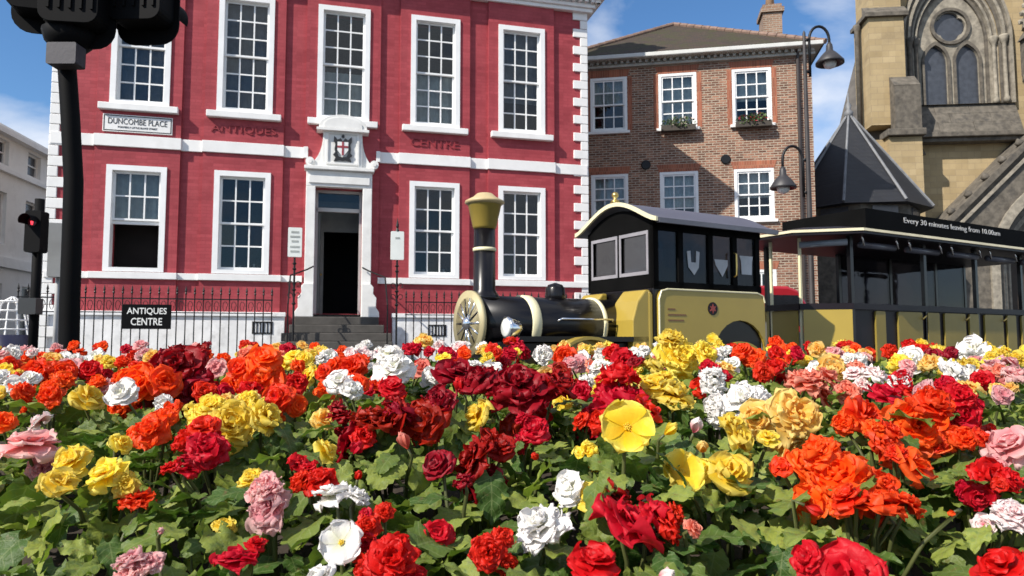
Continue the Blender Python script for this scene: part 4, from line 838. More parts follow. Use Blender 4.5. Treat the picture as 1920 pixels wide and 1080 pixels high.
# ------------------------------------------------------------------ vans parked behind the train
def van(label, px, depth, rz, paint, L_=4.6, hgt=2.15):
    p = at(px, 640, depth); t = thing('parked_van', label, 'van', (p.x, p.y, 0), rz, 'vans parked behind the train')
    W_ = 1.8; side = [(-L_/2, .35), (L_/2, .35), (L_/2, .95), (L_/2 - .1, 1.05), (L_/2 - 1.0, 1.22), (L_/2 - 1.65, hgt - .08), (L_/2 - 1.9, hgt), (-L_/2 + .12, hgt), (-L_/2, hgt - .15)]
    m = MB(); m.plate(side, [], -W_/2, W_/2); b = m.build('body', paint, t, bevel=0.06)
    gl = M('van glass', (0.02, 0.022, 0.026), 0.08, 0.2, coat=0.5)
    for yy in (-W_/2 - .006, W_/2 + .001):
        m = MB(); m.plate([(L_/2 - 1.15, 1.28), (L_/2 - 1.68, hgt - .2), (L_/2 - 2.4, hgt - .2), (L_/2 - 2.4, 1.28)], [], yy, yy + .005); m.build('side_window', gl, t)
    m = MB(); a, c = Vector((L_/2 - 1.02, 0, 1.25)), Vector((L_/2 - 1.62, 0, hgt - .14)); nrm = Vector((.85, 0, .5))*.012
    m.add([a + nrm + Vector((0, -.78, 0)), a + nrm + Vector((0, .78, 0)), c + nrm + Vector((0, .7, 0)), c + nrm + Vector((0, -.7, 0))], [(0, 1, 2, 3)]); m.build('windscreen', gl, t)
    for xx in (-L_/2 + .9, L_/2 - .85):
        for yy in (-W_/2 + .08, W_/2 - .08): wheel(t, xx, yy, .33)
    for yy in (-.65, .65):
        m = MB(); m.lathe([(.001, .02), (.13, .01), (.14, -.03)], 16, (L_/2 + .005, yy, .85), (1, 0, 0)); m.build('headlight', LENS, t, True)
van('silver grey van parked behind the gap between engine and carriage', 1315, 13.2, R(14), M('silver paint', (0.42, 0.45, 0.5), 0.3, 0.05, coat=0.4), 3.7)
van('red van parked beyond the open sided carriage', 1406, 16.5, R(16), M('red van paint', (0.45, 0.02, 0.03), 0.3, 0.05, coat=0.4))

# ------------------------------------------------------------------ traffic signal post with three heads
tp = at(131, 640, 4.25)
TS = thing('traffic_signal', 'tall black traffic signal post with clustered signal heads seen from behind', 'traffic light', (tp.x, tp.y, 0))
s_ = 4.25/F
def zpx(py, d=4.25): return at(131, py, d).z
def xpx(px, py): return at(px, py, 4.25).x - tp.x
m = MB(); pts = [(0, 0, 0), (0, 0, .5)] + [(xpx(px, py), 0, zpx(py)) for px, py in ((129, 660), (131, 560), (135, 450), (138, 340), (132, 220), (126, 130), (125, 60), (125, -160))]
m.tube(pts, [.066, .06, .056, .055, .054, .053, .052, .051, .05, .05], 18); m.build('post', BLACKPL, TS, True)
def head(x, y, zb, rz, w=.34, h=1.1, bd=.52):
    m = MB(); m.plate(rrect(-w/2, w/2, 0, h, .07), [], -.11, .11); o = m.build('signal_head', BLACKPL, TS, bevel=0.03, loc=(x, y, zb)); o.rotation_euler = (0, 0, rz)
    m = MB(); m.plate(rrect(-bd/2, bd/2, -.09, h + .09, .12), [rrect(-w/2 + .02, w/2 - .02, .02, h - .02, .05)], .06, .072); m.build('backing_board', BLACKPL, o)
    for k_ in range(3):
        zc2 = h*(k_ + .5)/3; vs = []; n = 14
        m = MB()
        for i in range(n + 1):
            a = R(-20 + 220*i/n); vs += [(.115*cos(a), .11, zc2 + .115*sin(a)), (.12*cos(a), .33, zc2 + .12*sin(a) - .0)]
        m.add(vs, [(2*i, 2*i+2, 2*i+3, 2*i+1) for i in range(n)]); m.build('visor', BLACKPL, o, True)
        m = MB(); m.lathe([(0, .02), (.08, .012), (.105, 0)], 18, (0, .11, zc2), (0, 1, 0)); m.build('lens', M('unlit lens', (0.05, 0.02, 0.02), 0.3), o, True)
    m = MB()
    for i in range(5): m.box(-w/2 + .05 + .06*i, -w/2 + .065 + .06*i, -.122, -.108, .08, h - .08)
    m.build('cooling_rib', BLACKPL, o)
    return o
head(xpx(152, 40), -.05, zpx(80) + .06, R(8), .33, 1.1, .40)
head(xpx(42, 30), .14, zpx(46) + .12, R(16), .30, 1.1, .34)
head(xpx(248, 30), .12, zpx(52) + .06, R(-3), .34, 1.1, .40)
m = MB()
for zz2 in (zpx(20), zpx(0)): m.bar((-.3, .1, zz2), (.4, .1, zz2), .05, .05)
m.build('bracket', BLACKPL, TS)
m = MB(); m.lathe([(.08, zpx(98)), (.13, zpx(82)), (.15, zpx(62)), (.10, zpx(50))], 14, (xpx(130, 75), 0, 0)); m.build('collar', BLACKPL, TS, True)
m = MB(); m.plate(rrect(xpx(118, 118), xpx(172, 118), zpx(138), zpx(99), .012), [], -.16, -.06); o = m.build('detector_box', M('dark grey box', (0.03, 0.027, 0.036), 0.6), TS, bevel=0.008); 
# ------------------------------------------------------------------ pedestrian signal and grey cabinet sign
pp = at(60, 640, 9.0)
PS = thing('pedestrian_signal', 'slim dark pedestrian signal showing a lit red figure', 'crossing signal', (pp.x, pp.y, 0))
def zq(py): return at(60, py, 9.0).z
m = MB(); m.tube([(-.02, .05, 0), (-.02, .05, zq(372))], .055, 12); m.build('post', BLACKPL, PS, True)
m = MB(); m.plate(rrect(-.07, .13, zq(475), zq(398), .03), [], -.14, .02); hd = m.build('signal_head', BLACKPL, PS, bevel=0.015)
zr_ = zq(419)
m = MB(); m.lathe([(0, 0), (.055, 0), (.055, .012), (0, .012)], 20, (.03, -.153, zr_), (0, 1, 0)); m.build('lens', M('dark red lens', (0.12, 0.004, 0.008), 0.3), hd)
em, t_, p_ = newmat('lit red figure'); p_.inputs['Base Color'].default_value = (0.8, 0.02, 0.03, 1); p_.inputs['Emission Color'].default_value = (1, 0.05, 0.08, 1); p_.inputs['Emission Strength'].default_value = 1.6
m = MB(); m.plate(circ(.03, zr_ + .034, .011, 10), [], -.1565, -.1535); m.plate([(.012, zr_ + .02), (.048, zr_ + .02), (.046, zr_ - .01), (.040, zr_ - .042), (.033, zr_ - .042), (.03, zr_ - .012), (.027, zr_ - .042), (.020, zr_ - .042), (.014, zr_ - .01)][::-1], [], -.1565, -.1535); m.build('lit_figure', em, hd)
m = MB()
for i in range(12):
    a = R(-10 + 200*i/11); b = R(-10 + 200*(i+1)/11)
    m.add([(.03 + .075*cos(a), -.14, zr_ + .075*sin(a)), (.03 + .075*cos(b), -.14, zr_ + .075*sin(b)), (.03 + .078*cos(b), -.30, zr_ + .078*sin(b)), (.03 + .078*cos(a), -.30, zr_ + .078*sin(a))], [(0, 1, 2, 3)])
m.build('visor', BLACKPL, hd, True)
m = MB(); m.plate(rrect(-.09, .13, zq(590), zq(560), .015), [], -.16, -.02); m.build('push_button_box', M('push box', (0.03, 0.03, 0.03), 0.4), PS)
gp = at(102, 640, 9.4)
GS = thing('grey_sign_box', 'pale grey box mounted on a post beside the pedestrian signal', 'sign box', (gp.x, gp.y, 0), R(25))
m = MB(); m.tube([(0, .06, 0), (0, .06, at(102, 420, 9.4).z)], .03, 10); m.build('post', M('galvanised post', (0.35, 0.35, 0.35), 0.5), GS, True)
m = MB(); m.plate(rrect(-.11, .11, at(102, 520, 9.4).z, at(102, 420, 9.4).z, .015), [], -.09, .03); m.build('box', M('pale grey box', (0.35, 0.35, 0.34), 0.6), GS, bevel=0.01)
# white lattice obelisk in a dark blue tub
lp_ = at(20, 640, 13.0)
LT = thing('lattice_obelisk', 'white lattice plant obelisk standing in a dark blue tub', 'trellis', (lp_.x, lp_.y, 0))
zt0, zt1 = at(20, 628, 13).z, at(20, 560, 13).z
m = MB(); m.lathe([(.34, 0), (.42, zt0), (.38, zt0), (.33, zt0 - .1), (0, zt0 - .1)], 20); m.build('tub', M('dark blue glaze', (0.015, 0.015, 0.04), 0.3), LT, True)
for k_ in range(10):
    a = 2*pi*k_/10; m = MB(); m.tube([(.32*cos(a), .32*sin(a), zt0 - .1), (.2*cos(a), .2*sin(a), zt1 - .1), (.02*cos(a), .02*sin(a), zt1 + .03)], .013, 5); m.build('slat', WHITE, LT)
for k_ in range(4):
    z = zt0 + .1 + (zt1 - zt0 - .15)*k_/3; r = .30 - .035*k_; m = MB(); m.tube([(r*cos(2*pi*j/20), r*sin(2*pi*j/20), z) for j in range(21)], .013, 5, False); m.build('hoop', WHITE, LT)
# ------------------------------------------------------------------ the begonia bed
ROWS = [(1180, 0.98), (1080, 1.08), (1000, 1.18), (900, 1.36), (800, 1.66), (740, 2.0), (700, 2.45), (670, 3.1), (655, 3.7), (649, 4.1)]
def row_depth(py):
    if py >= ROWS[0][0]: return ROWS[0][1]
    for (a, da), (b, db) in zip(ROWS, ROWS[1:]):
        if b <= py <= a: t_ = (a - py)/(a - b); return da + (db - da)*t_
    return ROWS[-1][1]
CAN = [(d, at(960, py, d).z) for py, d in ROWS]
def canopy(y):
    if y <= CAN[0][0]: return CAN[0][1] - (CAN[0][0] - y)*.55
    for (a, za_), (b, zb_) in zip(CAN, CAN[1:]):
        if a <= y <= b: return za_ + (zb_ - za_)*(y - a)/(b - a)
    return CAN[-1][1] - (y - CAN[-1][0])*.4
SOIL = M('dark soil', (0.035, 0.025, 0.018), 0.95, 0.4, 12, 0.8, 50)
m = MB(); nx, ny = 60, 44; X0, X1, Y0, Y1 = -3.9, 3.9, 0.55, 4.5
rnd = random.Random(3)
for j in range(ny+1):
    for i in range(nx+1):
        x = X0 + (X1-X0)*i/nx; y = Y0 + (Y1-Y0)*j/ny; z = canopy(y) - .27 + rnd.uniform(-.015, .015)
        edge = min((i)/4, (nx-i)/4, (j)/3, (ny-j)/2, 1); m.v.append((x, y, max(z*edge, 0.0) - (.02 if edge == 0 else 0)))
m.f += [(j*(nx+1)+i, j*(nx+1)+i+1, (j+1)*(nx+1)+i+1, (j+1)*(nx+1)+i) for j in range(ny) for i in range(nx)]
tag(m.build('flower_bed', SOIL, None, True), kind='structure')
def soil(y): return canopy(y) - .27

# petals: colour runs from the throat (inner) to the rim (outer) by a stored attribute
def petalmat(name, inner, outer, rim=None, trans=0.48, var=0.12):
    m, t, p = newmat(name); out = t.nodes['Material Output']
    at_ = nd(t, 'ShaderNodeAttribute', attribute_name='radial'); oi = nd(t, 'ShaderNodeObjectInfo'); co = nd(t, 'ShaderNodeTexCoord').outputs['Object']
    r = nd(t, 'ShaderNodeValToRGB'); e = r.color_ramp.elements; e[0].position = 0.05; e[0].color = inner + (1,); e[1].position = 0.6; e[1].color = outer + (1,)
    if rim: e2 = r.color_ramp.elements.new(0.95); e2.color = rim + (1,)
    t.links.new(at_.outputs['Fac'], r.inputs[0])
    hs = nd(t, 'ShaderNodeHueSaturation'); t.links.new(r.outputs[0], hs.inputs['Color'])
    mr = nd(t, 'ShaderNodeMapRange'); mr.inputs[3].default_value = 1 - var; mr.inputs[4].default_value = 1 + var; t.links.new(oi.outputs['Random'], mr.inputs[0]); t.links.new(mr.outputs[0], hs.inputs['Value'])
    mr2 = nd(t, 'ShaderNodeMapRange'); mr2.inputs[3].default_value = 0.492; mr2.inputs[4].default_value = 0.508; t.links.new(oi.outputs['Random'], mr2.inputs[0]); t.links.new(mr2.outputs[0], hs.inputs['Hue'])
    c = mixc(t, ramp2(t, noise(t, co, 7, 3), 0.35, 0.7, (0, 0, 0, 1), (.3, .3, .3, 1)), hs.outputs[0], mixc(t, 1.0, hs.outputs[0], (0.72, 0.68, 0.66), 'MULTIPLY'))
    t.links.new(c, p.inputs['Base Color']); p.inputs['Roughness'].default_value = 0.5; p.inputs['Specular IOR Level'].default_value = 0.3
    t.links.new(bumpn(t, noise(t, co, 16, 2), 0.10, 0.015), p.inputs['Normal'])
    tl = nd(t, 'ShaderNodeBsdfTranslucent'); t.links.new(c, tl.inputs[0]); ms = nd(t, 'ShaderNodeMixShader'); ms.inputs[0].default_value = trans
    t.links.new(p.outputs[0], ms.inputs[1]); t.links.new(tl.outputs[0], ms.inputs[2]); t.links.new(ms.outputs[0], out.inputs[0]); return m
PC = {
 'orange': petalmat('orange petal', (0.80, 0.03, 0.004), (0.92, 0.072, 0.006), (0.92, 0.12, 0.02)),
 'red': petalmat('red petal', (0.42, 0.003, 0.006), (0.70, 0.006, 0.010), (0.74, 0.016, 0.018)),
 'darkred': petalmat('dark red petal', (0.14, 0.001, 0.003), (0.30, 0.002, 0.005), (0.36, 0.005, 0.009), 0.35),
 'yellow': petalmat('yellow petal', (0.88, 0.52, 0.005), (0.92, 0.70, 0.05), (0.92, 0.78, 0.16)),
 'white': petalmat('white petal', (0.72, 0.72, 0.50), (0.84, 0.82, 0.78), (0.86, 0.83, 0.80), 0.28, .04),
 'pink': petalmat('pink petal', (0.70, 0.18, 0.20), (0.82, 0.36, 0.37), (0.86, 0.58, 0.55)),
 'salmon': petalmat('salmon petal', (0.80, 0.12, 0.06), (0.86, 0.24, 0.15), (0.88, 0.36, 0.26)),
 'apricot': petalmat('apricot petal', (0.88, 0.36, 0.03), (0.90, 0.54, 0.10), (0.90, 0.70, 0.26)),
 'blush': petalmat('blush petal', (0.70, 0.10, 0.16), (0.84, 0.62, 0.60), (0.86, 0.78, 0.75), 0.28, .05),
}
STAMEN = M('yellow stamens', (0.75, 0.52, 0.04), 0.6, 0.2, 20, 0)
STEMM = M('begonia stem', (0.075, 0.085, 0.025), 0.5, 0.3, 8, 0)
def leafmat():
    m, t, p = newmat('begonia leaf'); out = t.nodes['Material Output']; uv = nd(t, 'ShaderNodeUVMap'); uv.uv_map = 'UVMap'
    sp = nd(t, 'ShaderNodeSeparateXYZ'); t.links.new(uv.outputs[0], sp.inputs[0])       # x along, y = |t| across
    def mth(op, a, b=None, c=None):
        n = nd(t, 'ShaderNodeMath', operation=op)
        for i, v in enumerate((a, b, c)):
            if v is None: continue
            if isinstance(v, (int, float)): n.inputs[i].default_value = v
            else: t.links.new(v, n.inputs[i])
        return n.outputs[0]
    side = mth('FRACT', mth('MULTIPLY_ADD', sp.outputs[1], -1.7, mth('MULTIPLY', sp.outputs[0], 6.0)))
    v1 = mth('LESS_THAN', side, 0.10); v2 = mth('LESS_THAN', sp.outputs[1], 0.05); vein = mth('MAXIMUM', v1, v2)
    oi = nd(t, 'ShaderNodeObjectInfo'); co = nd(t, 'ShaderNodeTexCoord').outputs['Object']
    base = mixc(t, oi.outputs['Random'], (0.035, 0.085, 0.014), (0.28, 0.32, 0.06))
    base = mixc(t, ramp2(t, noise(t, co, 5, 4), 0.5, 0.8), base, (0.09, 0.15, 0.05))
    base = mixc(t, ramp2(t, noise(t, co, 3.1, 4), 0.62, 0.75), base, (0.16, 0.10, 0.045))
    c = mixc(t, mth('MULTIPLY', vein, 0.35), base, (0.25, 0.29, 0.12))
    t.links.new(c, p.inputs['Base Color']); p.inputs['Roughness'].default_value = 0.5; p.inputs['Specular IOR Level'].default_value = 0.3
    h = mth('MULTIPLY_ADD', vein, -0.7, noise(t, co, 14, 3)); t.links.new(bumpn(t, h, 0.22, 0.015), p.inputs['Normal'])
    tl = nd(t, 'ShaderNodeBsdfTranslucent'); t.links.new(mixc(t, 1.0, c, (1.0, 1.3, 0.6), 'MULTIPLY'), tl.inputs[0]); ms = nd(t, 'ShaderNodeMixShader'); ms.inputs[0].default_value = 0.28
    t.links.new(p.outputs[0], ms.inputs[1]); t.links.new(tl.outputs[0], ms.inputs[2]); t.links.new(ms.outputs[0], out.inputs[0]); return m
LEAF = leafmat()

def petal_grid(ns, nt_, Lp, Wp, tilt, curl, cup, ruf, ph, rnd, notch=0.0, base=0.0, frill=0.05):
    """petal growing along +x from the axis (z); returns verts, faces, radial"""
    vs, ra = [], []; kf = rnd.choice((3, 4, 5)); lift = 0.0; r_ = base; z_ = 0.0; prev = 0
    path = []
    for i in range(ns+1):
        s = sin(pi/2*i/ns); ds = s - sin(pi/2*max(0, i-1)/ns); tl = tilt + curl*(s ** 1.6)
        if i: r_ += Lp*ds*sin(tl); z_ += Lp*ds*cos(tl)
        path.append((r_, z_, tl))
    for i in range(ns+1):
        s = sin(pi/2*i/ns); w = Wp*max(.10*(1 - s), max(0.0, sin(pi*s ** 1.4)) ** .5)*(1 + .05*sin(13*s + ph))
        rr, zz, tl = path[i]
        nx_, nz_ = -cos(tl), sin(tl)                # inner normal
        for j in range(nt_+1):
            t_ = -1 + 2*j/nt_
            off = cup*t_*t_*(.3 + .7*s) + ruf*s*s*sin(kf*.8*t_ + ph) + ruf*1.0*t_*t_*s*sin(8*s + 1.5*t_ + ph*2) + ruf*.35*s ** 4*sin(kf*2.2*t_ + ph)
            shrink = 1 - .10*t_*t_*s
            ln = -Lp*.05*(t_*t_)*s - notch*(1 - abs(t_))*s ** 4 + Lp*frill*sin(9*t_ + ph*3)*s ** 4
            vs.append((rr*shrink + nx_*off + ln*sin(tl), w*t_, zz + nz_*off + ln*cos(tl))); ra.append(s)
    fs = [(i*(nt_+1)+j, i*(nt_+1)+j+1, (i+1)*(nt_+1)+j+1, (i+1)*(nt_+1)+j) for i in range(ns) for j in range(nt_)]
    return vs, fs, ra
def attr_mesh(name, vs, fs, ra):
    me = bpy.data.meshes.new(name); me.from_pydata(vs, [], fs); me.update(); me.polygons.foreach_set('use_smooth', [True]*len(fs))
    a = me.attributes.new('radial', 'FLOAT', 'POINT'); a.data.foreach_set('value', ra); return me
def double_bloom(seed, layers, tilt_out=95, ruf=.035, wide=.5, fine=False, raw=False, ns=9, nt2=10):
    rnd = random.Random(seed); V, Fc, A = [], [], []; idx = 0
    nl = len(layers)
    for li, (n, Lp, tilt) in enumerate(layers):
        off = rnd.uniform(0, 6.3); q_in = li/max(1, nl - 1)
        for k_ in range(n):
            a = off + 2*pi*k_/n + rnd.uniform(-.3, .3)*(1 + q_in); L2 = Lp*rnd.uniform(.8, 1.12)
            vs, fs, ra = petal_grid(ns, nt2, L2, L2*wide*rnd.uniform(.8, 1.2), R(tilt + rnd.uniform(-12, 12)*(1 + q_in)), R(rnd.uniform(0, 30) + 22*q_in), rnd.uniform(-.03, .06), ruf*rnd.uniform(.6, 1.5)*(1 - .35*q_in), rnd.uniform(0, 6.3), rnd, rnd.choice((0, .03, .05)), .012)
            o_ = len(V); c_, s_2 = cos(a), sin(a); zl = .04*li/nl*1.5
            V += [(x*c_ - y*s_2, x*s_2 + y*c_, z + zl) for x, y, z in vs]; Fc += [tuple(i + o_ for i in f) for f in fs]
            fr0 = 1 - li/(nl*1.25); A += [min(1, r*.55 + .5*fr0*r + .05) for r in ra]
    return (V, Fc, A) if raw else attr_mesh('bloom', V, Fc, A)
D_LAY = [(8, .51, 98), (9, .47, 82), (9, .40, 68), (8, .32, 54), (7, .25, 40), (5, .17, 24)]
D_FLAT = [(6, .54, 100), (7, .48, 86), (7, .38, 70), (7, .29, 54), (6, .21, 34)]
D_POM = [(11, .50, 98), (10, .47, 80), (9, .42, 64), (8, .35, 50), (7, .27, 36), (6, .20, 24), (4, .13, 12)]
D_LOOSE = [(4, .56, 92), (4, .48, 72), (5, .34, 56), (5, .23, 34)]
BLOOMS = {'D': [double_bloom(11+i, D_LAY, ruf=.062, wide=.44) for i in range(5)] + [double_bloom(31+i, D_FLAT, ruf=.07, wide=.56) for i in range(3)],
          'L': [double_bloom(51+i, D_LOOSE, ruf=.075, wide=.70) for i in range(4)],
          'P': [double_bloom(71+i, D_POM, ruf=.035, wide=.36) for i in range(2)]}
rb = random.Random(5)
SPET = [attr_mesh('petal', *petal_grid(9, 10, .50, .38, R(t_), R(18), .06, .055, rb.uniform(0, 6), rb, .02, .01)) for t_ in (62, 68, 74, 80)]
def bud_mesh():
    V, Fc, A = [], [], []
    for k_ in range(3):
        vs, fs, ra = petal_grid(6, 4, .95, .30, R(28), R(-62), .12, .01, 0, rb, 0, .0); a = 2*pi*k_/3; o_ = len(V)
        V += [(x*cos(a) - y*sin(a), x*sin(a) + y*cos(a), z) for x, y, z in vs]; Fc += [tuple(i + o_ for i in f) for f in fs]; A += ra
    return attr_mesh('bud', V, Fc, A)
BUD = bud_mesh()
m = MB()
for k_ in range(16):
    a = 2.4*k_; r = .018*sqrt(k_); m.lathe([(0, -.012), (.016, 0), (.012, .02), (0, .026)], 5, (r*cos(a), r*sin(a), .05))
m.lathe([(0, -.06), (.05, -.04), (.06, .02), (.02, .05)], 8); CENTER = m.mesh('centre', True)
def leaf_mesh(seed):
    rnd = random.Random(seed); ns, nt_ = 17, 8; vs, uv = [], []; asym = rnd.uniform(.75, 1.0); bend = rnd.uniform(.25, .7); wv = rnd.uniform(.02, .05)
    for i in range(ns+1):
        s = i/ns
        w = .46*(sin(pi*(s*.93 + .07)) ** .75)*(1 - .35*s) if s < 1 else .0
        for j in range(nt_+1):
            t_ = -1 + 2*j/nt_; ww = w*(1 if t_ > 0 else asym)
            jag = 1.0
            if abs(t_) > .99: jag = 1 + (.08 if i % 2 else -.06) + rnd.uniform(-.06, .06)
            back = -.16*abs(t_) ** 1.5*(1 - s)            # heart shaped base
            x = s + back*(1 if i < 6 else .4) + (.035 if abs(t_) > .99 and i % 2 else 0); y = ww*t_*jag
            z = .22*abs(y) - bend*.5*s*s + wv*1.6*sin(15*s + 3*t_ + seed)*abs(t_) + .018*sin(26*s - 5*abs(t_))*abs(t_) - .35*y*y
            vs.append((x, y, z)); uv.append((s, abs(t_)))
    fs = [(i*(nt_+1)+j, i*(nt_+1)+j+1, (i+1)*(nt_+1)+j+1, (i+1)*(nt_+1)+j) for i in range(ns) for j in range(nt_)]
    return vs, fs, uv
LRAW = [leaf_mesh(100+i) for i in range(6)]
def uvmesh(name, vs, fs, uv):
    me = bpy.data.meshes.new(name); me.from_pydata(vs, [], fs); me.update(); me.polygons.foreach_set('use_smooth', [True]*len(fs))
    l = me.uv_layers.new(name='UVMap'); l.data.foreach_set('uv', [c for lp in me.loops for c in uv[lp.vertex_index]]); me.materials.append(LEAF); return me
LEAVES = [uvmesh('leaf', *r_) for r_ in LRAW]
def leaf_matrix(rnd, hgt, spread, up=None):
    a = rnd.uniform(0, 2*pi); L_ = rnd.uniform(.05, .11); r = rnd.uniform(.015, spread)
    pitch = R(rnd.uniform(-70, 30)); z = hgt - r*.3 + rnd.uniform(-.09, .02)
    mt = Matrix.Translation((r*cos(a), r*sin(a), z)) @ Matrix.Rotation(a + rnd.uniform(-.6, .6), 4, 'Z') @ Matrix.Rotation(-pitch, 4, 'Y') @ Matrix.Rotation(R(rnd.uniform(-28, 28)), 4, 'X') @ Matrix.Scale(L_, 4)
    return mt
def clump(seed, n, hgt, spread):
    rnd = random.Random(seed); V, Fc, U = [], [], []
    for _ in range(n):
        vs, fs, uv = rnd.choice(LRAW); mt = leaf_matrix(rnd, hgt, spread); o_ = len(V)
        V += [tuple(mt @ Vector(v)) for v in vs]; Fc += [tuple(i + o_ for i in f) for f in fs]; U += uv
    return uvmesh('foliage', V, Fc, U)
CLUMPS = [clump(200+i, 20, .25, .15) for i in range(5)]

LAB = {'orange': ('begonia with ruffled orange blooms among the bedding plants', 'orange begonias in the flower bed'), 'red': ('begonia with bright red blooms among the bedding plants', 'red begonias in the flower bed'),
       'darkred': ('begonia with deep crimson blooms among the bedding plants', 'crimson begonias in the flower bed'), 'yellow': ('begonia with clear yellow blooms among the bedding plants', 'yellow begonias in the flower bed'),
       'white': ('begonia with white blooms among the bedding plants', 'white begonias in the flower bed'), 'pink': ('begonia with pink blooms among the bedding plants', 'pink begonias in the flower bed'),
       'salmon': ('begonia with salmon blooms among the bedding plants', 'salmon begonias in the flower bed'), 'apricot': ('begonia with apricot yellow blooms among the bedding plants', 'apricot begonias in the flower bed'),
       'blush': ('begonia with white blooms flushed pink at the centre', 'blush begonias in the flower bed')}
# blooms seen in the photograph: x, y, width in photo pixels, colour, form
HERO = '''1015 990 112 white P|1180 985 150 red L|1230 965 90 red L|1115 1055 105 red L|735 1045 120 red D|640 1018 90 white S|628 930 85 white L|505 955 110 pink D|600 900 80 red D|690 985 62 red D
915 1035 85 red D|440 1050 85 red L|240 1085 95 pink D|1590 1085 150 red L|1880 1065 110 red L|1897 965 85 blush D|1575 895 150 orange D|1645 945 110 orange D|1700 945 75 orange D|1505 872 75 orange L
1510 948 48 red B|1720 800 145 orange D|1650 835 95 orange D|1710 870 90 orange L|1620 778 85 orange L|1805 822 70 orange D|1855 893 90 red D|1893 835 95 pink L|1800 775 100 red D|1660 742 70 red L
1510 715 95 salmon D|1490 778 135 apricot D|1395 748 100 white D|1335 722 70 white D|1263 742 98 yellow D|1175 802 112 yellow S .82|1165 752 135 red D|1300 812 52 blush B|1246 815 52 yellow B|1385 825 85 yellow L
1370 885 90 yellow L|1278 885 95 yellow S|1318 848 50 apricot B|1100 850 65 yellow D|1112 930 58 yellow L|1068 915 62 white L|1150 925 70 darkred L|1125 710 66 white D|1170 678 66 red D|1272 668 105 yellow D
1225 690 66 yellow D|1335 636 26 yellow S|1335 662 38 yellow D|1412 672 62 orange D|1452 690 60 red D|1455 645 36 orange D|1362 690 38 apricot D|970 730 165 darkred D|858 702 100 darkred L|975 655 60 red D
895 780 66 yellow L|890 860 120 darkred D|795 790 115 darkred D|705 790 115 darkred D|738 692 86 white L .9|660 690 80 orange D|772 655 44 red D|797 640 36 apricot D|597 660 34 yellow D|582 704 48 yellow L
540 656 32 red D|490 710 115 orange D|520 745 75 orange D|330 690 130 darkred D|258 720 105 orange D|432 795 130 yellow D|465 770 75 yellow L|372 775 52 yellow L|388 838 105 red D|320 770 50 orange D
282 806 85 orange D|168 695 56 red D|207 680 40 yellow D|130 692 52 pink D|165 745 60 yellow L|72 698 80 orange D|95 742 62 orange D|55 835 105 pink L|75 790 42 blush L|135 865 70 yellow L
200 888 85 yellow L|112 905 62 yellow L|228 832 42 yellow L|612 845 50 yellow L|470 897 46 yellow D|765 842 56 salmon B|1000 805 75 red D|20 666 42 white D|20 690 52 orange D|1790 700 78 white D
1822 655 52 white L|1815 690 58 yellow D|1640 700 64 blush D|1582 650 40 yellow D|1560 688 52 apricot D|1520 652 26 red D|1684 682 46 yellow D|1712 672 52 white D|1745 682 48 apricot D|1870 690 60 pink D
1902 704 52 pink D|1842 712 38 red D|1608 690 44 salmon D|1480 655 30 blush D|1260 640 34 yellow D|1100 660 36 yellow D|1145 655 34 yellow D|1060 668 44 orange D|1040 660 34 apricot D|1020 665 38 white D
1200 655 34 apricot D|920 660 40 red D|905 655 28 apricot D|620 670 40 red D|675 655 26 white D|560 690 40 orange D|450 690 40 apricot D|405 690 44 pink D|380 680 40 orange D|385 735 60 red D
45 735 60 orange D|5 790 46 orange L|150 660 24 orange D|110 665 24 red D|60 660 22 blush D|1670 660 34 red D|1730 735 46 pink D|1880 740 40 pink D|1590 735 52 salmon D|1430 700 40 red D
1900 900 60 red D|1790 960 30 orange B|1300 990 34 salmon L|870 900 40 darkred D|560 870 40 red L|670 900 36 red B|720 960 40 red D|1010 860 34 red B|300 1000 30 pink B|1235 1085 60 blush B|1440 820 40 yellow L|600 1085 60 white L|350 880 60 red D|820 870 60 darkred L|1125 790 70 red D|1215 770 60 red L|870 740 60 red B|640 780 60 darkred D|930 830 70 darkred L|1040 720 70 darkred D'''
specs = []
for tok in HERO.replace('\n', '|').split('|'):
    a = tok.split(); specs.append((float(a[0]), float(a[1]), float(a[2]), a[3], a[4], float(a[5]) if len(a) > 5 else 1.0))
rf_ = random.Random(21)
def bloom_object(kind, col, parent, loc, size, axis, spin, rnd):
    q = Vector((0, 0, 1)).rotation_difference(axis) @ Quaternion((0, 0, 1), spin); mat = PC[col]
    if kind == 'S':
        o = link('bloom', CENTER, STAMEN, parent, loc); o.rotation_mode = 'QUATERNION'; o.rotation_quaternion = q; o.scale = (size,)*3
        for k_ in range(5):
            me = rnd.choice(SPET); 
            if not me.materials: me.materials.append(PC['white'])
            c = link('petal', me, mat, o, (0, 0, .002*k_), (0, 0, 2*pi*k_/5 + rnd.uniform(-.15, .15)), rnd.uniform(.92, 1.08))
        return o
    me = BUD if kind == 'B' else rnd.choice(BLOOMS[kind])
    if not me.materials: me.materials.append(PC['white'])
    o = link('bud' if kind == 'B' else 'bloom', me, mat, parent, loc); o.rotation_mode = 'QUATERNION'; o.rotation_quaternion = q; o.scale = (size*(.7 if kind == 'B' else 1),)*3
    return o
plants = []   # dict(x, y, col, blooms=[(world pos, size, kind, axis)])
def plant_at(p, col, md):
    best = None
    for pl_ in plants:
        if pl_['col'] == col and len(pl_['b']) < 9:
            d = math.hypot(pl_['x'] - p.x, pl_['y'] - p.y)
            if d < md and (best is None or d < best[0]): best = (d, pl_)
    if best: return best[1]
    pl_ = dict(x=p.x + rf_.uniform(-.03, .03), y=p.y + rf_.uniform(.03, .07), col=col, b=[]); plants.append(pl_); return pl_
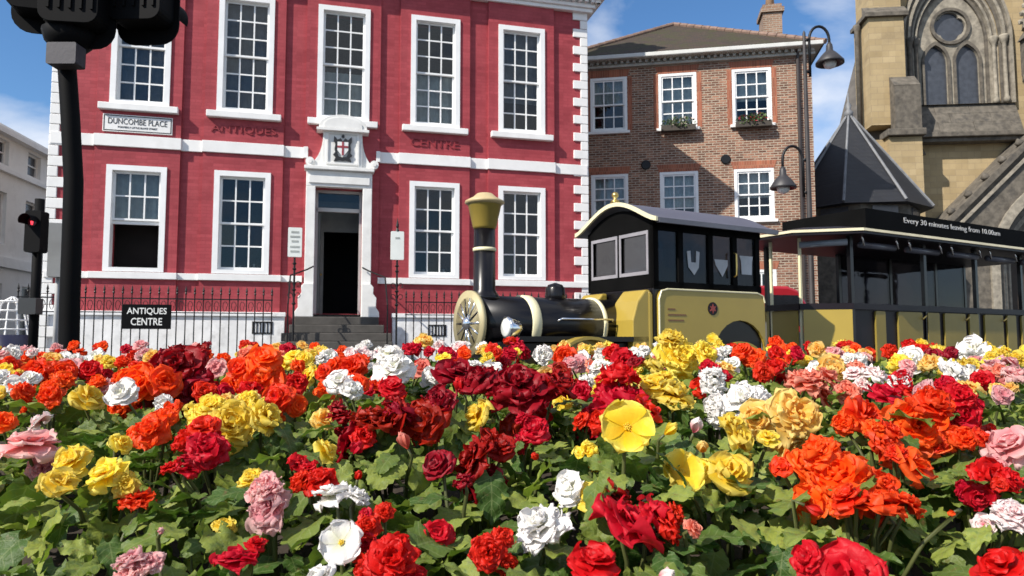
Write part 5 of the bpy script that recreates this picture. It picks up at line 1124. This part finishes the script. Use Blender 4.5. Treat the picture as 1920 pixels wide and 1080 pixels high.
for px, py, w, col, kind, df in specs:
    big = .20 if kind == 'D' and w > 55 else .15 if kind in 'DLSP' else .075
    d = min(row_depth(py), big*F/w*1.12)*df; p = at(px, py, d); size = w*d/F*(.9 if kind == 'S' else 1.08)
    if kind == 'S': ax = Vector((rf_.uniform(-.2, .2), -.85, rf_.uniform(.35, .6)))
    elif kind == 'B': ax = Vector((rf_.uniform(-.5, .5), -.3, rf_.uniform(-.2, .9)))
    elif kind == 'L': ax = Vector((rf_.uniform(-.8, .8), rf_.uniform(-.8, .1), rf_.uniform(.4, .9)))
    else: ax = Vector((rf_.uniform(-.5, .5), rf_.uniform(-1.0, .1), rf_.uniform(.2, .8)))
    pl_ = plant_at(p, col, .13); main = .80 if kind == 'D' and w > 55 else .88 if kind == 'L' and w > 70 else 1.0
    pl_['b'].append((p, size*main, kind, ax.normalized()))
    for q_ in range(3 if kind == 'D' and w > 95 else 2 if kind == 'D' and w > 55 else 1 if main < 1 else 0):
        an = rf_.uniform(0, 2*pi); o2 = Vector((cos(an)*size*.46, rf_.uniform(-.01, .04), sin(an)*size*.36 - size*.06))
        ax2 = (ax.normalized() + Vector((cos(an), rf_.uniform(-.6, .3), sin(an)))*.9).normalized()
        pl_['b'].append((p + o2, size*rf_.uniform(.42, .64), rf_.choice('DDL'), ax2))
# plants between them: a jittered grid filling the bed; colours drift in patches
WEI = ['orange']*4 + ['red']*5 + ['yellow']*5 + ['darkred']*2 + ['white']*3 + ['pink']*3 + ['salmon']*2 + ['apricot']*3 + ['blush']*2
y = 0.92
while y < 4.05:
    stp = .185 if y < 2.3 else .25
    hw = .715*y + .10; x = -hw + rf_.uniform(0, stp)
    while x < hw:
        cx_, cy_ = x + rf_.uniform(-.05, .05), y + rf_.uniform(-.05, .05)
        if all(math.hypot(q_['x'] - cx_, q_['y'] - cy_) > .115 for q_ in plants):
            col = rf_.choice(WEI); nb = 0 if y < 1.0 else rf_.choice((1, 1, 2, 2)) if y < 1.9 else rf_.choice((2, 3, 3, 4))
            pl_ = dict(x=cx_, y=cy_, col=col, b=[])
            for _ in range(nb):
                bx, by = cx_ + rf_.uniform(-.12, .12), cy_ + rf_.uniform(-.12, .08); lo = rf_.uniform(.02, .07) if y < 1.9 else rf_.uniform(-.02, .035)
                ax = Vector((rf_.uniform(-.5, .5), rf_.uniform(-1, -.2), rf_.uniform(.4, .9))).normalized()
                pl_['b'].append((Vector((bx, by, canopy(by) - lo)), rf_.uniform(.045, .08) if y < 1.9 else rf_.uniform(.055, .09), rf_.choice('DDDLLB') if y < 1.9 else rf_.choice('DDDLL'), ax))
            plants.append(pl_)
        x += stp
    y += stp
ADJ = {'orange': 'orange', 'red': 'bright red', 'darkred': 'deep crimson', 'yellow': 'yellow', 'white': 'white', 'pink': 'pink', 'salmon': 'salmon', 'apricot': 'apricot', 'blush': 'blush white'}
NUM = ['no', 'one', 'two', 'three', 'four', 'five', 'six', 'seven', 'eight', 'nine', 'ten', 'eleven', 'twelve', 'thirteen', 'fourteen']
def describe(pl_):
    nb = min((q_ for q_ in plants if q_ is not pl_), key=lambda q_: math.hypot(q_['x'] - pl_['x'], q_['y'] - pl_['y']))
    by = 'a flowerless begonia' if not nb['b'] else 'a begonia with ' + ADJ[nb['col']] + ' blooms'
    c = ADJ[pl_['col']]; b = pl_['b']
    if not b: return 'leafy begonia out of flower growing beside ' + by, 'flowerless begonias in the flower bed'
    bl = [q_ for q_ in b if q_[2] != 'B']; grp = LAB[pl_['col']][1]
    if not bl: return 'begonia with only %s closed %s bud%s beside %s' % (NUM[len(b)], c, 's' if len(b) > 1 else '', by), grp
    if any(q_[2] == 'P' for q_ in b): return 'begonia with one large frilly white bloom with a yellow green heart', 'white begonias in the flower bed'
    sz = max(q_[1] for q_ in bl); szw = 'large ' if sz > .115 else 'small ' if sz < .08 else ''
    fm = 'open single ' if any(q_[2] == 'S' for q_ in bl) else 'loose ' if all(q_[2] == 'L' for q_ in bl) else 'double ' if all(q_[2] == 'D' for q_ in bl) else ''
    return 'begonia with %s %s%s%s bloom%s beside %s' % (NUM[len(bl)], szw, fm, c, 's' if len(bl) > 1 else '', by), grp
print('begonias', len(plants))
for pl_ in plants:
    base = Vector((pl_['x'], pl_['y'], soil(pl_['y']))); lab, grp = describe(pl_)
    t = thing('begonia', lab, 'flower', base, 0, grp); seed = int(abs(pl_['x']*977 + pl_['y']*3571)*100); rn = random.Random(seed)
    st = MB(); ctop = canopy(pl_['y']) - base.z
    st.tube([(0, 0, -.02), (.008, 0, ctop*.35), (.0, .005, ctop*.6)], [.007, .005, .001], 6)
    for (p, size, kind, ax) in pl_['b']:
        l = p - base; root = Vector((l.x*.25, l.y*.25, l.z*.45)); tip = l - ax*size*.03
        st.tube([root*.6, root.lerp(tip, .55) + Vector((0, .01, 0)), tip - ax*.02, tip], [.0045, .004, .0035, .003], 6)
        bloom_object(kind, pl_['col'], t, l, size, ax, rn.uniform(0, 6.3), rn)
    st.build('stems', STEMM, t, True)
    if pl_['y'] < 2.25 and abs(pl_['x']) < .74*pl_['y'] + .1:
        hi = min(max([ctop - .03] + [b[0].z - base.z - .035 for b in pl_['b']]), ctop + .09)
        for _ in range(rn.randint(13, 18) + (4 if any(b[0].z - base.z > ctop + .05 for b in pl_['b']) else 0)):
            mt = leaf_matrix(rn, hi - .01, .16); o = link('leaf', rn.choice(LEAVES), LEAF, t); o.matrix_basis = mt
    else:
        o = link('foliage', rn.choice(CLUMPS), LEAF, t, (0, 0, ctop - .31), (0, 0, rn.uniform(0, 6.3))); tag(o, kind='stuff')

# the bed goes on beyond the frame on both sides: one mass of the same bedding
ro_ = random.Random(77); FV, FF, FU = [], [], []; BV = {c: ([], [], []) for c in set(WEI)}
LOWB = [double_bloom(300 + i, [(6, .52, 95), (6, .42, 74), (5, .30, 50), (4, .18, 25)], ruf=.06, wide=.5, raw=True, ns=4, nt2=4) for i in range(3)]
y = 0.75
while y < 4.1:
    x = -3.55
    while x < 3.55:
        if abs(x) > .715*y + .14:
            cx_, cy_ = x + ro_.uniform(-.07, .07), y + ro_.uniform(-.07, .07); zt_ = canopy(cy_)
            for _ in range(7):
                vs, fs, uv = ro_.choice(LRAW); mt = Matrix.Translation((cx_, cy_, zt_)) @ leaf_matrix(ro_, -.05, .14); o_ = len(FV)
                FV += [tuple(mt @ Vector(v)) for v in vs]; FF += [tuple(i + o_ for i in f) for f in fs]; FU += uv
            col = ro_.choice(WEI); V, Fc, A = BV[col]
            for _ in range(ro_.choice((1, 2, 3))):
                vs, fs, ra = ro_.choice(LOWB); ax = Vector((ro_.uniform(-.6, .6), ro_.uniform(-.7, .2), .8)).normalized()
                mt = Matrix.Translation((cx_ + ro_.uniform(-.1, .1), cy_ + ro_.uniform(-.1, .1), zt_ + ro_.uniform(-.03, .02))) @ Vector((0, 0, 1)).rotation_difference(ax).to_matrix().to_4x4() @ Matrix.Scale(ro_.uniform(.06, .1), 4); o_ = len(V)
                V += [tuple(mt @ Vector(v)) for v in vs]; Fc += [tuple(i + o_ for i in f) for f in fs]; A += ra
        x += .19
    y += .19
BP = bpy.data.objects.new('bedding_plants', None); COL.objects.link(BP); tag(BP, 'mass of mixed begonias continuing along the flower bed', 'flowers', None, 'stuff')
link('foliage', uvmesh('foliage', FV, FF, FU), LEAF, BP)
for col, (V, Fc, A) in BV.items():
    if V: me = attr_mesh('blooms', V, Fc, A); link('blooms', me, PC[col], BP)
